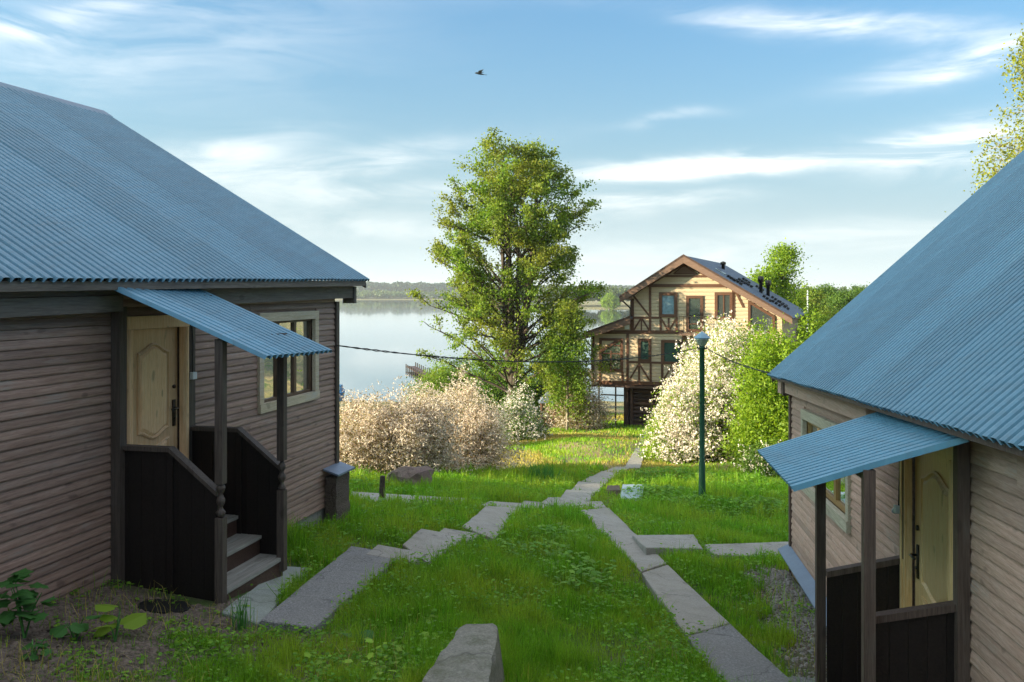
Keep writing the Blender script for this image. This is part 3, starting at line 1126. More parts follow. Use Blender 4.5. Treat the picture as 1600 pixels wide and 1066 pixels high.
# ------------------------------------------------------------------ right cabin
def right_cabin():
    f = FR
    base = f.P(0, 0, -4.1)
    cab = empty('cabin', base, 'reddish brown board cabin with blue tin roof on the right slope', 'cabin')
    L, D = 14.0, 7.0
    wtop = -1.27
    tw0, zt_ = f.hit(1258, 639)
    tw1, _ = f.hit(1333.5, 700)
    zw1, zw0 = -1.575, -2.62
    td0, _ = f.hit(1419, 700)
    td1, _ = f.hit(1505, 700)
    zd1, zd0 = -1.37, -3.30
    ops = [(tw0, tw1, zw0, zw1), (td0, td1, zd0, zd1)]
    pitch = 0.0905
    rows = 30
    zb = wtop - rows * pitch
    clad(f, cab, WOOD_R, rows, zb, pitch, 0.06, 10.8, ops, [4.4, None, 8.3, None, 9.0, 2.9], 5, 0.028)
    mb = MB()
    for (a, b, c, d) in ((0.0, tw0, zb, wtop), (tw0, tw1, zb, zw0), (tw0, tw1, zw1, wtop), (tw1, td0, zb, wtop), (td0, td1, zd1, wtop), (td0, td1, zb, zd0), (td1, L, zb, wtop)):
        f.box(mb, a, b, -0.14, -0.006, c, d)
    mb.build('wall', WOOD_R, cab)
    mb = MB()
    for t in (0.02, L - 0.16):
        f.polyt(mb, [(-0.16, zb), (-D, zb), (-D, wtop), (-3.6, wtop + 2.95), (-0.16, wtop + 0.02)], t, t + 0.13)
    f.box(mb, 0.15, L - 0.16, -D, -D + 0.13, zb, wtop)
    mb.build('wall', WOOD_R, cab)
    mb = MB()
    f.box(mb, 0.04, L, -0.12, -0.02, -4.6, zb - 0.004)
    mb.build('foundation', CONC, cab)
    mb = MB()
    f.box(mb, -0.03, 0.08, -0.10, 0.050, zb - 0.02, wtop - 0.02)
    mb.build('corner_board', WOOD_RT, cab)
    # eave beam and its squared end
    mb = MB()
    f.box(mb, 0.10, 4.85, 0.03, 0.12, -1.42, -1.22)
    mb.build('eave_beam', WOOD_R, cab)
    mb = MB()
    f.box(mb, 8.0, 11.0, 0.03, 0.06, -1.47, -1.21)
    mb.build('eave_beam', WOOD_R, cab)
    mb = MB()
    f.box(mb, -0.30, 0.0, -0.10, 0.16, -1.44, -1.21)
    mb.build('beam_end', WOOD_R, cab)
    mb = MB()
    f.box(mb, 0.002, 0.098, 0.031, 0.14, -1.46, -1.23)
    mb.build('beam_block', WOOD_RT, cab)
    mb = MB()
    f.box(mb, -0.2, L, 0.0, 0.25, -1.205, -1.185)
    mb.build('soffit', WOOD_RT, cab)
    mb = MB()
    f.box(mb, -0.26, L, 0.251, 0.264, -1.235, -1.19)
    mb.build('eave_fascia', WOOD_RT, cab)
    er, ez = 0.28, -1.20
    sl_ = 3.17 / 3.46
    W = 4.0
    sheet(f, cab, TIN, 'roof_sheet', (-0.36, er, ez), (L, er, ez), (0.0, -W, W * sl_), 0.112, 0.038, 10, 4, 31, 0.008)
    rz = ez + W * sl_
    mb = MB()
    f.polyt(mb, [(er - W, rz - 0.004), (er - W, rz - 0.03), (er - 2 * W, ez - 0.03), (er - 2 * W, ez)], -0.36, L)
    mb.build('roof_back_slope', TIN, cab)
    mb = MB()
    f.polyt(mb, [(er - W + 0.16, rz - 0.10), (er - W, rz + 0.045), (er - W - 0.16, rz - 0.10), (er - W - 0.16, rz - 0.11), (er - W, rz + 0.035), (er - W + 0.16, rz - 0.11)], -0.38, L)
    mb.build('ridge_cap', FLASH, cab)
    mb = MB()
    f.polyt(mb, [(er - 0.04, ez - 0.03), (er - W, rz - 0.04), (er - W, rz - 0.18), (er - 0.04, ez - 0.10)], -0.33, -0.30)
    mb.build('verge_board', WOOD_RT, cab)
    # window
    c = 0.12
    w = MB()
    f.box(w, tw0, tw1, 0.0, 0.058, zw1 - c, zw1)
    f.box(w, tw0, tw0 + c, 0.0, 0.055, zw0 + c, zw1 - c - 0.001)
    f.box(w, tw1 - c, tw1, 0.0, 0.055, zw0 + c, zw1 - c - 0.001)
    f.box(w, tw0, tw1, 0.0, 0.070, zw0, zw0 + c - 0.001)
    wf = w.build('window', PINE_WR, cab)
    a, b = tw0 + c, tw1 - c
    n = 3
    for i in range(n):
        p, q = a + (b - a) * i / n, a + (b - a) * (i + 1) / n
        s = MB()
        z0, z1 = zw0 + c, zw1 - c
        e = 0.055
        f.box(s, p + 0.001, p + e, -0.055, -0.012, z0, z1)
        f.box(s, q - e, q - 0.001, -0.055, -0.012, z0, z1)
        f.box(s, p + e, q - e, -0.054, -0.013, z1 - e, z1)
        f.box(s, p + e, q - e, -0.054, -0.013, z0, z0 + e)
        s.build('sash', SASH_R, wf)
        g = MB()
        f.box(g, p + e, q - e, -0.045, -0.038, z0 + e, z1 - e)
        g.build('pane', GLASS, wf)
    # door
    fr = MB()
    roundpost(f, fr, td1 - 0.085, td1, 0.0, 0.075, zd0, zd1 - 0.10)
    f.box(fr, td0, td0 + 0.11, 0.0, 0.055, zd0, zd1 - 0.10)
    f.box(fr, td0 + 0.02, td0 + 0.06, 0.056, 0.070, zd0, zd1 - 0.10)
    f.box(fr, td0, td1, 0.0, 0.06, zd1 - 0.098, zd1 + 0.02)
    fr.build('door_frame', PINE_R, cab)
    door_leaf(f, cab, PINE_R, td0 + 0.115, td1 - 0.09, zd0 + 0.01, zd1 - 0.105, -0.06, td0 + 0.115)
    # trim and socket left of the door
    t, _ = f.hit(1414, 700, 0.03)
    mb = MB()
    f.box(mb, t - 0.05, t + 0.05, 0.03, 0.06, -2.40, -1.30)
    mb.build('trim_board', WOOD_RT, cab)
    ts, zs = f.hit(1406, 796, 0.06)
    mb = MB()
    f.box(mb, ts - 0.03, ts + 0.03, 0.06, 0.10, zs - 0.03, zs + 0.03)
    mb.tube([f.P(ts - 0.03, 0.08, zs), f.P(ts - 0.07, 0.085, zs - 0.03)], 0.022, 8)
    sw = mb.build('switch_box', WHITEP, cab)
    mb = MB()
    mb.tube([f.P(ts, 0.068, zs + 0.03), f.P(ts + 0.02, 0.066, zs + 0.3), f.P(ts + 0.02, 0.066, -1.32)], 0.006, 5)
    mb.build('wire', BLACKR, sw)
    # sloping tin strip shedding rain off the foot of the wall
    mb = MB()
    ta, za = f.hit(1227, 851, 0.16)
    tb, zb_ = f.hit(1279, 897, 0.16)
    zc = 0.5 * (za + zb_)
    f.polyt(mb, [(0.035, -3.60), (0.19, -3.68), (0.19, -3.695), (0.035, -3.615)], -0.08, 3.6)
    mb.build('drip_board', FLASH, cab)
    return cab


def porch_right():
    f = FR
    tn, _ = f.hit(1517, 800)
    tf, _ = f.hit(1418, 800)
    rp = 0.66
    po = empty('porch', f.P((tn + tf) / 2, 0.4, -3.9), 'dark brown boarded porch with square posts on the right cabin', 'porch')
    gz = -4.15
    mb = MB()
    f.box(mb, tn - 0.01, tn + 0.075, 0.03, 0.105, gz, -1.30)
    mb.build('wall_post', WOOD_RT, po)
    posts = []
    for px in (1357, 1282):
        t, _ = f.hit(px, 800, rp)
        mb = MB()
        h = 0.036
        f.box(mb, t - h, t + h, rp - h, rp + h, gz, -1.50)
        mb.build('post', WOOD_RT, po)
        posts.append(t)
    for t, (wp, pp) in zip((tn, tf), (((1517, 950), (1368, 990)), ((1418, 878), (1292, 906)))):
        _, zr = f.hit(wp[0], wp[1], 0.03)
        _, ze = f.hit(pp[0], pp[1], rp)
        n = 5
        for i in range(n):
            ra = 0.035 + (rp - 0.075) * i / n + 0.0015
            rb = 0.035 + (rp - 0.075) * (i + 1) / n - 0.0015
            zt = lambda r: zr - 0.03 + (ze - zr) * r / rp
            pts = [(ra, gz), (rb, gz), (rb, zt(rb)), (ra, zt(ra))]
            d = 0.003 * (i % 2)
            mb = MB()
            mb.prism([f.P(t - 0.012 - d, r, z) for r, z in pts], [f.P(t + 0.012 + d * 0.5, r, z) for r, z in pts])
            mb.build('plank', WOOD_PR, po)
        mb = MB()
        a = [(0.03, zr - 0.028), (rp - 0.036, ze - 0.028), (rp - 0.036, ze + 0.02), (0.03, zr + 0.02)]
        mb.prism([f.P(t - 0.045, r, z) for r, z in a], [f.P(t + 0.045, r, z) for r, z in a])
        mb.build('hand_rail', WOOD_RT, po)
    zf = -3.31
    a, b = tf + 0.02, tn - 0.02
    mb = MB()
    f.box(mb, a, b, 0.0, 0.26, zf - 0.04, zf)
    mb.build('floor', TREAD_R, po)
    for (r0, r1, z) in ((0.24, 0.46, zf - 0.19), (0.44, 0.70, zf - 0.38)):
        for q in range(2):
            m0 = r0 + (r1 - r0) * q / 2 + 0.002
            m1 = r0 + (r1 - r0) * (q + 1) / 2 - 0.002
            mb = MB()
            f.box(mb, a, b, m0, m1, z - 0.035, z - 0.002 * q)
            mb.build('tread', TREAD_R, po)
        mb = MB()
        f.box(mb, a + 0.005, b - 0.005, r1 - 0.045, r1 - 0.02, z - 0.2, z - 0.037)
        mb.build('riser', WOOD_PR, po)
    # canopy
    t0, z0 = f.hit(1500, 691, 0.20)
    t1, z1 = f.hit(1362, 645, 0.20)
    q0, y0 = f.hit(1240, 768, 1.09)
    q1, y1 = f.hit(1185, 708, 1.06)
    ca = empty('canopy', f.P((t0 + t1) / 2, 0.6, -1.5), 'blue corrugated tin canopy over the golden door of the right cabin', 'canopy')
    zin = 0.5 * (z0 + z1)
    yo = 0.5 * (y0 + y1)
    sheet(f, ca, TIN_C, 'tin_sheet', (q1, 1.06, y1), (q0, 1.09, y0), (t0 - q0 + 0.03, 0.16 - 1.09, zin - yo), 0.116, 0.036, 9, 2, 41, 0.006)
    mb = MB()
    zq = zin + (yo - zin) * (rp - 0.16) / 0.93 - 0.012
    f.box(mb, posts[1] + 0.04, posts[0] - 0.04, rp - 0.03, rp + 0.03, zq - 0.05, zq)
    mb.build('purlin', WOOD_PR, ca)
    for t in (posts[1],):
        mb = MB()
        f.polyt(mb, [(0.06, zin - 0.02), (1.0, yo + 0.005), (1.0, yo - 0.04), (0.06, zin - 0.09)], t + 0.045, t + 0.08)
        mb.build('rafter', WOOD_PR, ca)


# ------------------------------------------------------------------ timber framed cottage down the slope
def cottage():
    f = FC
    co = empty('cottage', f.P(4, -3, -7.4), 'two-storey cream cottage with brown timber framing on a log base', 'cottage')
    DEP = 12.0
    def pt(px, py, r=0.0):
        return f.hit(px, py, r)
    # body: gable end prism running back
    outline = [pt(926, 597), pt(926, 515), pt(988, 494), pt(988, 464), pt(1067, 408), pt(1222, 494), pt(1222, 606)]
    zfl = outline[0][1]
    outline[-1] = (outline[-1][0], zfl)
    mb = MB()
    f.poly(mb, outline, -DEP, 0.0)
    body = mb.build('wall', CREAM, co)
    # cladding planks, real relief on the gable front
    ztop = outline[4][1]
    mb = MB()
    ph = 0.20
    n = int((ztop - zfl) / ph)
    def span(z):
        xs = []
        m = len(outline)
        for i in range(m):
            (a, za), (b, zb) = outline[i], outline[(i + 1) % m]
            if (za - z) * (zb - z) < 0:
                xs.append(a + (b - a) * (z - za) / (zb - za))
        return (min(xs), max(xs)) if len(xs) > 1 else None
    for i in range(n):
        z0, z1 = zfl + i * ph + 0.014, zfl + (i + 1) * ph - 0.014
        s0, s1 = span(z0 + 0.001), span(z1)
        if not s0 or not s1:
            continue
        a, b = max(s0[0], s1[0]), min(s0[1], s1[1])
        if b - a < 0.2:
            continue
        f.polyt(mb, [(-0.01, z0), (0.030, z0), (0.036, (z0 + z1) / 2), (0.022, z1), (-0.01, z1)], a, b)
    cl = mb.build('plank_cladding', CREAM, co)
    cl['kind'] = 'stuff'
    # timber framing, line by line
    def beam(x0, y0, x1, y1, w=0.16, r1=0.07, name='timber', mat=BROWNB, lbl=None):
        (a, za), (b, zb) = pt(x0, y0), pt(x1, y1)
        d = Vector((b - a, zb - za))
        n_ = Vector((-d.y, d.x)).normalized() * (w / 2)
        m = MB()
        f.poly(m, [(a - n_.x, za - n_.y), (b - n_.x, zb - n_.y), (b + n_.x, zb + n_.y), (a + n_.x, za + n_.y)], 0.0, r1)
        o = m.build(name, mat, co)
        return o
    r_h, r_v, r_d = 0.075, 0.068, 0.060
    for b in ((1012, 446.5, 1144, 446.5, 0.17, r_h), (939, 519, 1068, 519, 0.20, r_h), (926, 597, 1052, 600, 0.20, r_h),
              (1038, 431.5, 1108, 431.5, 0.11, r_h),
              (988, 496.5, 1030, 496.5, 0.11, r_h), (981, 565.5, 1036, 567, 0.11, r_h)):
        beam(*b)
    for b in ((926.5, 519, 926.5, 597, 0.19, r_v), (988, 467, 988, 519, 0.20, r_v), (1016, 447, 1016, 519, 0.13, r_v),
              (1032.5, 496, 1032.5, 519, 0.12, r_v), (1057.5, 496, 1057.5, 519, 0.12, r_v), (1002.5, 497, 1002.5, 519, 0.07, r_v),
              (1045, 497, 1045, 519, 0.09, r_v), (981, 520, 981, 597, 0.14, r_v), (938, 581, 938, 597, 0.12, r_v),
              (973, 581, 973, 597, 0.12, r_v), (999, 567, 999, 597, 0.11, r_v), (1017, 567, 1017, 597, 0.11, r_v),
              (1035, 532, 1035, 597, 0.13, r_v), (1052, 567, 1052, 597, 0.10, r_v),
              (1146, 447, 1146, 500, 0.13, r_v)):
        beam(*b)
    for b in ((990, 462, 1015, 494, 0.10, r_d), (1001.5, 498, 990, 517, 0.09, r_d), (1003.5, 498, 1015, 517, 0.09, r_d),
              (1034, 499, 1044, 516, 0.09, r_d), (1056, 499, 1046, 516, 0.09, r_d),
              (998, 570, 984, 593, 0.09, r_d), (1000, 570, 1015, 594, 0.09, r_d), (1051, 570, 1038, 592, 0.09, r_d),
              (1053, 570, 1066, 592, 0.09, r_d), (1147, 450, 1162, 480, 0.12, r_d)):
        beam(*b)
    # small louvred triangle under the ridge
    for b in ((1053, 428, 1069, 414.5, 0.07, r_v), (1069, 414.5, 1088, 428, 0.07, r_d), (1053, 428, 1088, 428, 0.07, r_h)):
        beam(*b)
    m = MB()
    f.poly(m, [pt(1056, 427), pt(1085, 427), pt(1069, 416)], 0.0, 0.04)
    m.build('louvre', SOFFIT, co)
    # windows: frame, pane, and what hangs behind
    def window(x0, y0, x1, y1, w=0.14, glass=GLASS_C, bars=(), shape=None, name='window'):
        a, z1 = pt(x0, y0)
        b, z0 = pt(x1, y1)
        pts = [(a, z0), (b, z0), (b, z1), (a, z1)] if shape is None else [pt(*q) for q in shape]
        c = Vector((sum(p[0] for p in pts) / len(pts), sum(p[1] for p in pts) / len(pts)))
        def inset(d):
            out = []
            m = len(pts)
            for i in range(m):
                p0, p1, p2 = Vector(pts[i - 1]), Vector(pts[i]), Vector(pts[(i + 1) % m])
                e1, e2 = (p1 - p0).normalized(), (p2 - p1).normalized()
                n1, n2 = Vector((-e1.y, e1.x)), Vector((-e2.y, e2.x))
                if (c - p1).dot(n1) < 0:
                    n1 = -n1
                if (c - p1).dot(n2) < 0:
                    n2 = -n2
                k = 1 + n1.dot(n2)
                out.append(p1 + (n1 + n2) * (d / max(k, 0.3)))
            return out
        A, B = [Vector(p) for p in pts], inset(w)
        m = MB()
        n = len(A)
        for i in range(n):
            j = (i + 1) % n
            q = [A[i], A[j], B[j], B[i]]
            f.poly(m, [(v.x, v.y) for v in q], 0.0, 0.10 + 0.001 * i)
        fr = m.build(name, BROWNB, co)
        m = MB()
        f.poly(m, [(v.x, v.y) for v in B], 0.038, 0.046)
        m.build('pane', glass, fr)
        for (x0b, y0b, x1b, y1b) in bars:
            (p, zp), (q, zq) = pt(x0b, y0b), pt(x1b, y1b)
            m = MB()
            if abs(x0b - x1b) < 2:
                f.box(m, p - 0.035, p + 0.035, 0.047, 0.080, min(zp, zq), max(zp, zq))
            else:
                f.box(m, p, q, 0.047, 0.075, zp - 0.035, zp + 0.035)
            m.build('glazing_bar', BROWNB, fr)
        return fr
    window(1030, 457, 1058.5, 496, 0.17, CURTAIN)
    window(1117, 457, 1145, 500, 0.15, GLASS_C, ((1131, 461, 1131, 498),))
    dr = window(1072.5, 462, 1099, 519, 0.15, GLASS_C, ((1076, 506, 1093, 506),), name='door')
    window(937, 528, 974, 581, 0.15, GLASS_C, ((955, 548, 955, 579), (941, 552, 971, 552), (960, 540, 971, 540)), name='window')
    # the triangular board closing the upper corner of the big window
    m = MB()
    f.poly(m, [pt(940, 531), pt(966, 531), pt(940, 547)], 0.047, 0.062)
    m.build('corner_panel', CREAM, co)
    beam(940, 548, 968, 531, 0.16, 0.09)
    window(997.5, 529, 1018, 566, 0.15, GREENWALL)
    window(1034, 531, 1068, 570, 0.15, GREENWALL)
    window(1169, 468, 1211, 500, 0.13, GLASS_C, (), ((1169, 520), (1169, 469), (1211, 494), (1211, 520)))
    m = MB()
    a, z = pt(1094, 492, 0.1)
    m.tube([f.P(a, 0.10, z), f.P(a, 0.17, z), f.P(a - 0.10, 0.17, z)], 0.02, 6)
    m.build('handle', METALD, dr)
    # roofs
    fo = 0.75
    def slab(p, q, thick, name, mat, r0=-DEP - 0.6, r1=fo):
        d = (Vector(q) - Vector(p)).normalized()
        n_ = Vector((-d.y, d.x))
        if n_.y < 0: n_ = -n_
        m = MB()
        f.poly(m, [tuple(p), tuple(q), (q[0] + n_.x * thick, q[1] + n_.y * thick), (p[0] + n_.x * thick, p[1] + n_.y * thick)], r0, r1)
        return m.build(name, mat, co)
    ap = f.hit(1068, 402, fo)
    lt = f.hit(968, 467, fo)
    rt = f.hit(1238, 500, fo)
    ll = f.hit(909, 525, fo)
    lu = f.hit(986, 498, fo)
    lu = (lu[0] - 0.05, lu[1])
    for p, q, nm in ((ap, lt, 'roof'), (ap, rt, 'roof'), (lu, ll, 'lean_to_roof')):
        o = slab(p, q, 0.10, nm, SHINGLE)
        # soffit and barge board under it
        pp, qq = (p[0], p[1] - 0.012), (q[0], q[1] - 0.012)
        d = Vector(qq) - Vector(pp)
        m = MB()
        f.poly(m, [pp, qq, (qq[0], qq[1] - 0.05), (pp[0], pp[1] - 0.05)], -DEP - 0.5, fo - 0.06)
        m.build('soffit', SOFFIT, o)
        m = MB()
        w = 0.30
        f.poly(m, [(pp[0], pp[1] + 0.06), (qq[0], qq[1] + 0.06), (qq[0], qq[1] - w * 0.7), (pp[0], pp[1] - w)], fo - 0.055, fo + 0.02)
        m.build('barge_board', SOFFIT, o)
        m = MB()
        f.poly(m, [(pp[0], pp[1] + 0.17), (qq[0], qq[1] + 0.17), (qq[0], qq[1] + 0.065), (pp[0], pp[1] + 0.065)], fo - 0.05, fo + 0.035)
        m.build('verge_trim', LOGD, o)
    # inner brown line following the gable
    for (x0, y0, x1, y1) in ((1013, 446, 1068, 413), (1068, 413, 1136, 446)):
        beam(x0, y0, x1, y1, 0.13, 0.064)
    # roof furniture on the right slope: vents, snow guards, roof window
    slope = Vector((rt[0] - ap[0], rt[1] - ap[1]))
    nn = Vector((-slope.y, slope.x)).normalized()
    if nn.y < 0: nn = -nn
    def onroof(g, r):
        p = Vector(ap) + slope * g + nn * 0.10
        return p, r
    R = random.Random(9)
    for (g, r, h) in ((0.60, -5.0, 1.0), (0.655, -6.0, 0.95), (0.16, -7.0, 0.5)):
        p, r = onroof(g, r)
        m = MB()
        b = f.P(p.x, r, p.y - 0.1)
        m.lathe((b.x, b.y, b.z), [(0.10, 0), (0.10, h * 0.7), (0.17, h * 0.72), (0.17, h), (0.02, h + 0.06)], 10)
        m.build('vent_pipe', METALD, co, True)
    for (g, r) in ((0.36, -2.4), (0.42, -2.6), (0.40, -5.2), (0.46, -5.4), (0.38, -8), (0.52, -8.2), (0.70, -2.6), (0.78, -3.0), (0.72, -6.2), (0.80, -6.0), (0.84, -4.4)):
        p, r = onroof(g, r)
        m = MB()
        dd = slope.normalized()
        for q in range(3):
            c0 = p + dd * (q * 0.22 - 0.2)
            f.poly(m, [(c0.x, c0.y), (c0.x + dd.x * 0.12, c0.y + dd.y * 0.12), (c0.x + dd.x * 0.12 + nn.x * 0.12, c0.y + dd.y * 0.12 + nn.y * 0.12), (c0.x + nn.x * 0.12, c0.y + nn.y * 0.12)], r + q * 0.25, r + 0.55 + q * 0.25)
        m.build('snow_guard', BLACKR, co)
    p, r = onroof(0.20, -2.2)
    p2, _ = onroof(0.30, -2.2)
    m = MB()
    f.poly(m, [tuple(p), tuple(p2), (p2.x + nn.x * 0.06, p2.y + nn.y * 0.06), (p.x + nn.x * 0.06, p.y + nn.y * 0.06)], -2.9, -2.2)
    m.build('roof_window', LAMPGL, co)
    # balcony
    ba = MB()
    a, z = pt(1066, 519)
    b, _ = pt(1106, 519)
    f.box(ba, a, b, 0.075, 1.0, z - 0.14, z - 0.02)
    bal = ba.build('balcony', SOFFIT, co)
    for t in np.linspace(a + 0.03, b - 0.03, 7):
        m = MB()
        f.box(m, t - 0.012, t + 0.012, 0.95, 0.98, z - 0.018, z + 0.85)
        m.build('baluster', METALD, bal)
    m = MB()
    f.box(m, a, b, 0.94, 0.99, z + 0.851, z + 0.89)
    for zz in (0.2, 0.4, 0.6):
        f.box(m, a - 0.011, a + 0.011, 0.10, 0.94, z + zz, z + zz + 0.02)
    f.box(m, a - 0.02, a + 0.02, 0.10, 0.939, z + 0.851, z + 0.89)
    f.box(m, b - 0.02, b + 0.02, 0.10, 0.939, z + 0.851, z + 0.89)
    m.build('railing', METALD, bal)
    for t in (a + 0.1, b - 0.1):
        m = MB()
        f.box(m, t - 0.07, t + 0.07, 0.10, 0.22, z - 1.3, z - 0.141)
        m.build('bracket_post', BROWNB, co)
    # vent grille and lamp
    a, z = pt(980, 511)
    m = MB()
    f.box(m, a - 0.13, a + 0.13, 0.02, 0.06, z - 0.12, z + 0.12)
    m.build('vent_grille', WHITEP, co)
    # downpipe gutters
    m = MB()
    a, z = f.hit(911, 527, 0.3)
    m.tube([f.P(a, 0.3, z), f.P(a + 0.4, 0.2, z - 0.45), f.P(a + 0.52, 0.12, z - 0.6), f.P(a + 0.52, 0.12, z - 2.6)], 0.045, 6)
    a, z = f.hit(970, 468, 0.4)
    m.tube([f.P(a, 0.4, z), f.P(a + 0.35, 0.2, z - 0.35), f.P(a + 0.47, 0.14, z - 0.5), f.P(a + 0.47, 0.14, z - 1.0)], 0.045, 6)
    m.build('downpipe', METALD, co)
    # log base, set back, with the side posts and stilts under the overhang
    (la, zla) = pt(980, 604, -0.6)
    (lb, _) = pt(1150, 604, -0.6)
    zg = -8.2
    m = MB()
    f.box(m, la + 0.05, lb, -DEP + 0.4, -0.78, zg, zfl - 0.12)
    m.build('base_wall', LOGD, co)
    n = 11
    lh = (zfl - 0.14 + 7.65) / n
    for i in range(n):
        z = -7.65 + lh * (i + 0.5)
        m = MB()
        m.tube([f.P(la, -0.72, z), f.P(la + 3.0, -0.72, z)], lh * 0.5, 10)
        m.build('log', LOGD, co, False)
    m = MB()
    f.box(m, la - 0.12, la + 0.12, -0.62, -0.30, zg, zfl - 0.11)
    m.build('base_post', LOGD, co)
    m = MB()
    f.box(m, la + 0.22, la + 0.36, -0.60, -0.40, zg, zfl - 0.11)
    m.build('base_post', LOGD, co)
    a2, _ = pt(1033, 604)
    m = MB()
    f.box(m, a2 - 0.08, a2 + 0.08, -0.50, -0.34, zg, zfl - 0.11)
    m.build('base_post', LOGD, co)
    m = MB()
    f.box(m, outline[0][0] - 0.05, outline[-1][0], -DEP + 0.1, 0.12, zfl - 0.24, zfl - 0.10)
    m.build('floor_beam', LOGD, co)
    for px, r in ((962, -0.3), (936, -0.3), (936, -4.5), (962, -7.0)):
        a, _ = pt(px, 600, r)
        m = MB()
        m.tube([f.P(a, r, -8.6), f.P(a, r, zfl - 0.24)], 0.045, 8)
        m.build('stilt', METALD, co)
    m = MB()
    a, _ = pt(936, 600)
    f.box(m, a, la - 0.13, -0.33, -0.28, zfl - 0.75, zfl - 0.68)
    m.build('brace', METALD, co)


left_cabin()
porch_left()
pier_left()
right_cabin()
porch_right()
cottage()

# ------------------------------------------------------------------ paths: every slab on its own


def slab_px(name, parent, mat, quad, up, thick, seed=0, label=None, jitter=0.012):
    pts = [gp(x, y, up) for x, y in quad]
    R = random.Random(seed)
    PATH_POLYS.append([(p.x, p.y) for p in pts])
    # rounded, slightly broken outline with bevelled upper edge
    out = []
    n = len(pts)
    for i in range(n):
        a, b = pts[i], pts[(i + 1) % n]
        L = (b - a).length
        k = max(2, min(14, int(L / 0.35)))
        for j in range(k):
            q = a.lerp(b, j / k)
            if j:
                d = (b - a).normalized().cross(Vector((0, 0, 1)))
                q = q + d * R.uniform(-jitter, jitter)
            out.append(q)
    c = sum(out, Vector((0, 0, 0))) / len(out)
    top = []
    rim = []
    bot = []
    for q in out:
        d = (c - q)
        d.z = 0
        d.normalize()
        top.append(q + d * 0.012 + Vector((0, 0, R.uniform(-0.002, 0.002))))
        rim.append(q - Vector((0, 0, 0.010)))
        bot.append(q - Vector((0, 0, thick)))
    m = len(out)
    vs = top + rim + bot + [sum(top, Vector((0, 0, 0))) / m]
    fs = []
    for i in range(m):
        j = (i + 1) % m
        fs.append((i, j, 3 * m))
        fs.append((m + i, m + j, j, i))
        fs.append((2 * m + i, 2 * m + j, m + j, m + i))
    mb = MB().add(vs, fs)
    o = mb.build(name, mat, parent)
    if label:
        o['label'] = label
    return o


path_l = empty('footpath', gp(600, 880), kind='structure', label='stepped concrete path from the left porch')
path_r = empty('footpath', gp(980, 880), kind='structure', label='straight concrete path on the right of the lawn')
path_m = empty('footpath', gp(940, 760), kind='structure', label='path climbing from the junction to the cottage')
path_s = empty('footpath', gp(650, 778), kind='structure', label='side path towards the far corner of the left cabin')
path_e = empty('footpath', gp(1120, 850), kind='structure', label='short side path to the right cabin')
slab_px('paving_slab', path_l, GREENC, [(346, 956), (440, 884), (482, 887), (404, 974)], 0.03, 0.15, 1, 'greenish landing slab')
slab_px('paving_slab', path_l, PEBBLE, [(408, 968), (492, 980), (627, 866), (549, 853)], 0.07, 0.24, 2, 'pebbled tarmac slab')
slab_px('paving_slab', path_l, CONC, [(571, 866), (645, 878), (667, 863), (590, 851)], 0.09, 0.20, 3)
slab_px('paving_slab', path_l, CONC, [(629, 851), (668, 880), (729, 838), (658, 826)], 0.06, 0.25, 4)
slab_px('paving_slab', path_l, CONC, [(679, 836), (736, 846), (750, 834), (694, 825)], 0.05, 0.20, 5)
slab_px('paving_slab', path_l, CONC, [(722, 823), (772, 842), (815, 794), (760, 790)], 0.08, 0.20, 6)
slab_px('paving_slab', path_l, CONC, [(748, 790), (812, 795), (820, 786), (765, 783)], 0.05, 0.20, 7)
slab_px('paving_slab', path_l, CONC, [(810, 793), (868, 795), (872, 786), (818, 782)], 0.07, 0.20, 8)
slab_px('paving_slab', path_l, CONC, [(846, 785), (872, 794), (930, 788), (900, 777), (856, 777)], 0.09, 0.20, 9)
slab_px('paving_slab', path_r, CONC, [(904, 797), (951, 793), (1041, 880), (1002, 893)], 0.06, 0.22, 10)
slab_px('paving_slab', path_r, CONC, [(1003, 895), (1043, 882), (1140, 973), (1072, 993)], 0.06, 0.22, 11)
slab_px('paving_slab', path_r, PEBBLE, [(1072.5, 994), (1141, 974), (1262, 1088), (1150, 1100), (1128, 1068)], 0.06, 0.22, 12)
slab_px('paving_slab', path_r, PEBBLE, [(1250, 1083), (1300, 1062), (1240, 1056), (1226, 1058)], 0.035, 0.2, 13)
slab_px('paving_slab', path_m, CONC, [(893, 795), (948, 793), (940, 783), (878, 784)], 0.06, 0.2, 14)
slab_px('paving_slab', path_m, CONC, [(872, 783), (921, 782), (930, 767), (885, 765)], 0.06, 0.2, 15)
slab_px('paving_slab', path_m, CONC, [(893, 765), (936, 768), (943, 756), (904, 752)], 0.06, 0.2, 16)
slab_px('paving_slab', path_m, CONC, [(908, 752), (945, 756), (956, 747), (922, 744)], 0.06, 0.2, 17)
slab_px('paving_slab', path_m, CONC, [(925, 744), (958, 747), (968, 739), (940, 736)], 0.06, 0.2, 18)
slab_px('paving_slab', path_m, CONC, [(943, 736), (971, 738), (985, 730), (962, 729)], 0.06, 0.2, 19)
slab_px('paving_slab', path_m, CONC, [(975, 731), (1000, 731), (1008, 706), (990, 706)], 0.06, 0.2, 20)
slab_px('paving_slab', path_m, CONC, [(990.5, 705.5), (1008.5, 705.5), (1018, 682), (1004, 682)], 0.06, 0.2, 21)
slab_px('paving_slab', path_m, CONC, [(1004.5, 681.5), (1018.5, 681.5), (1026, 665), (1014, 665)], 0.06, 0.2, 22)
slab_px('paving_slab', path_s, CONC, [(545, 781), (652, 787), (650, 774), (548, 768)], 0.04, 0.2, 23)
slab_px('paving_slab', path_s, CONC, [(653, 787), (729, 788), (739, 779), (651, 774)], 0.05, 0.22, 24)
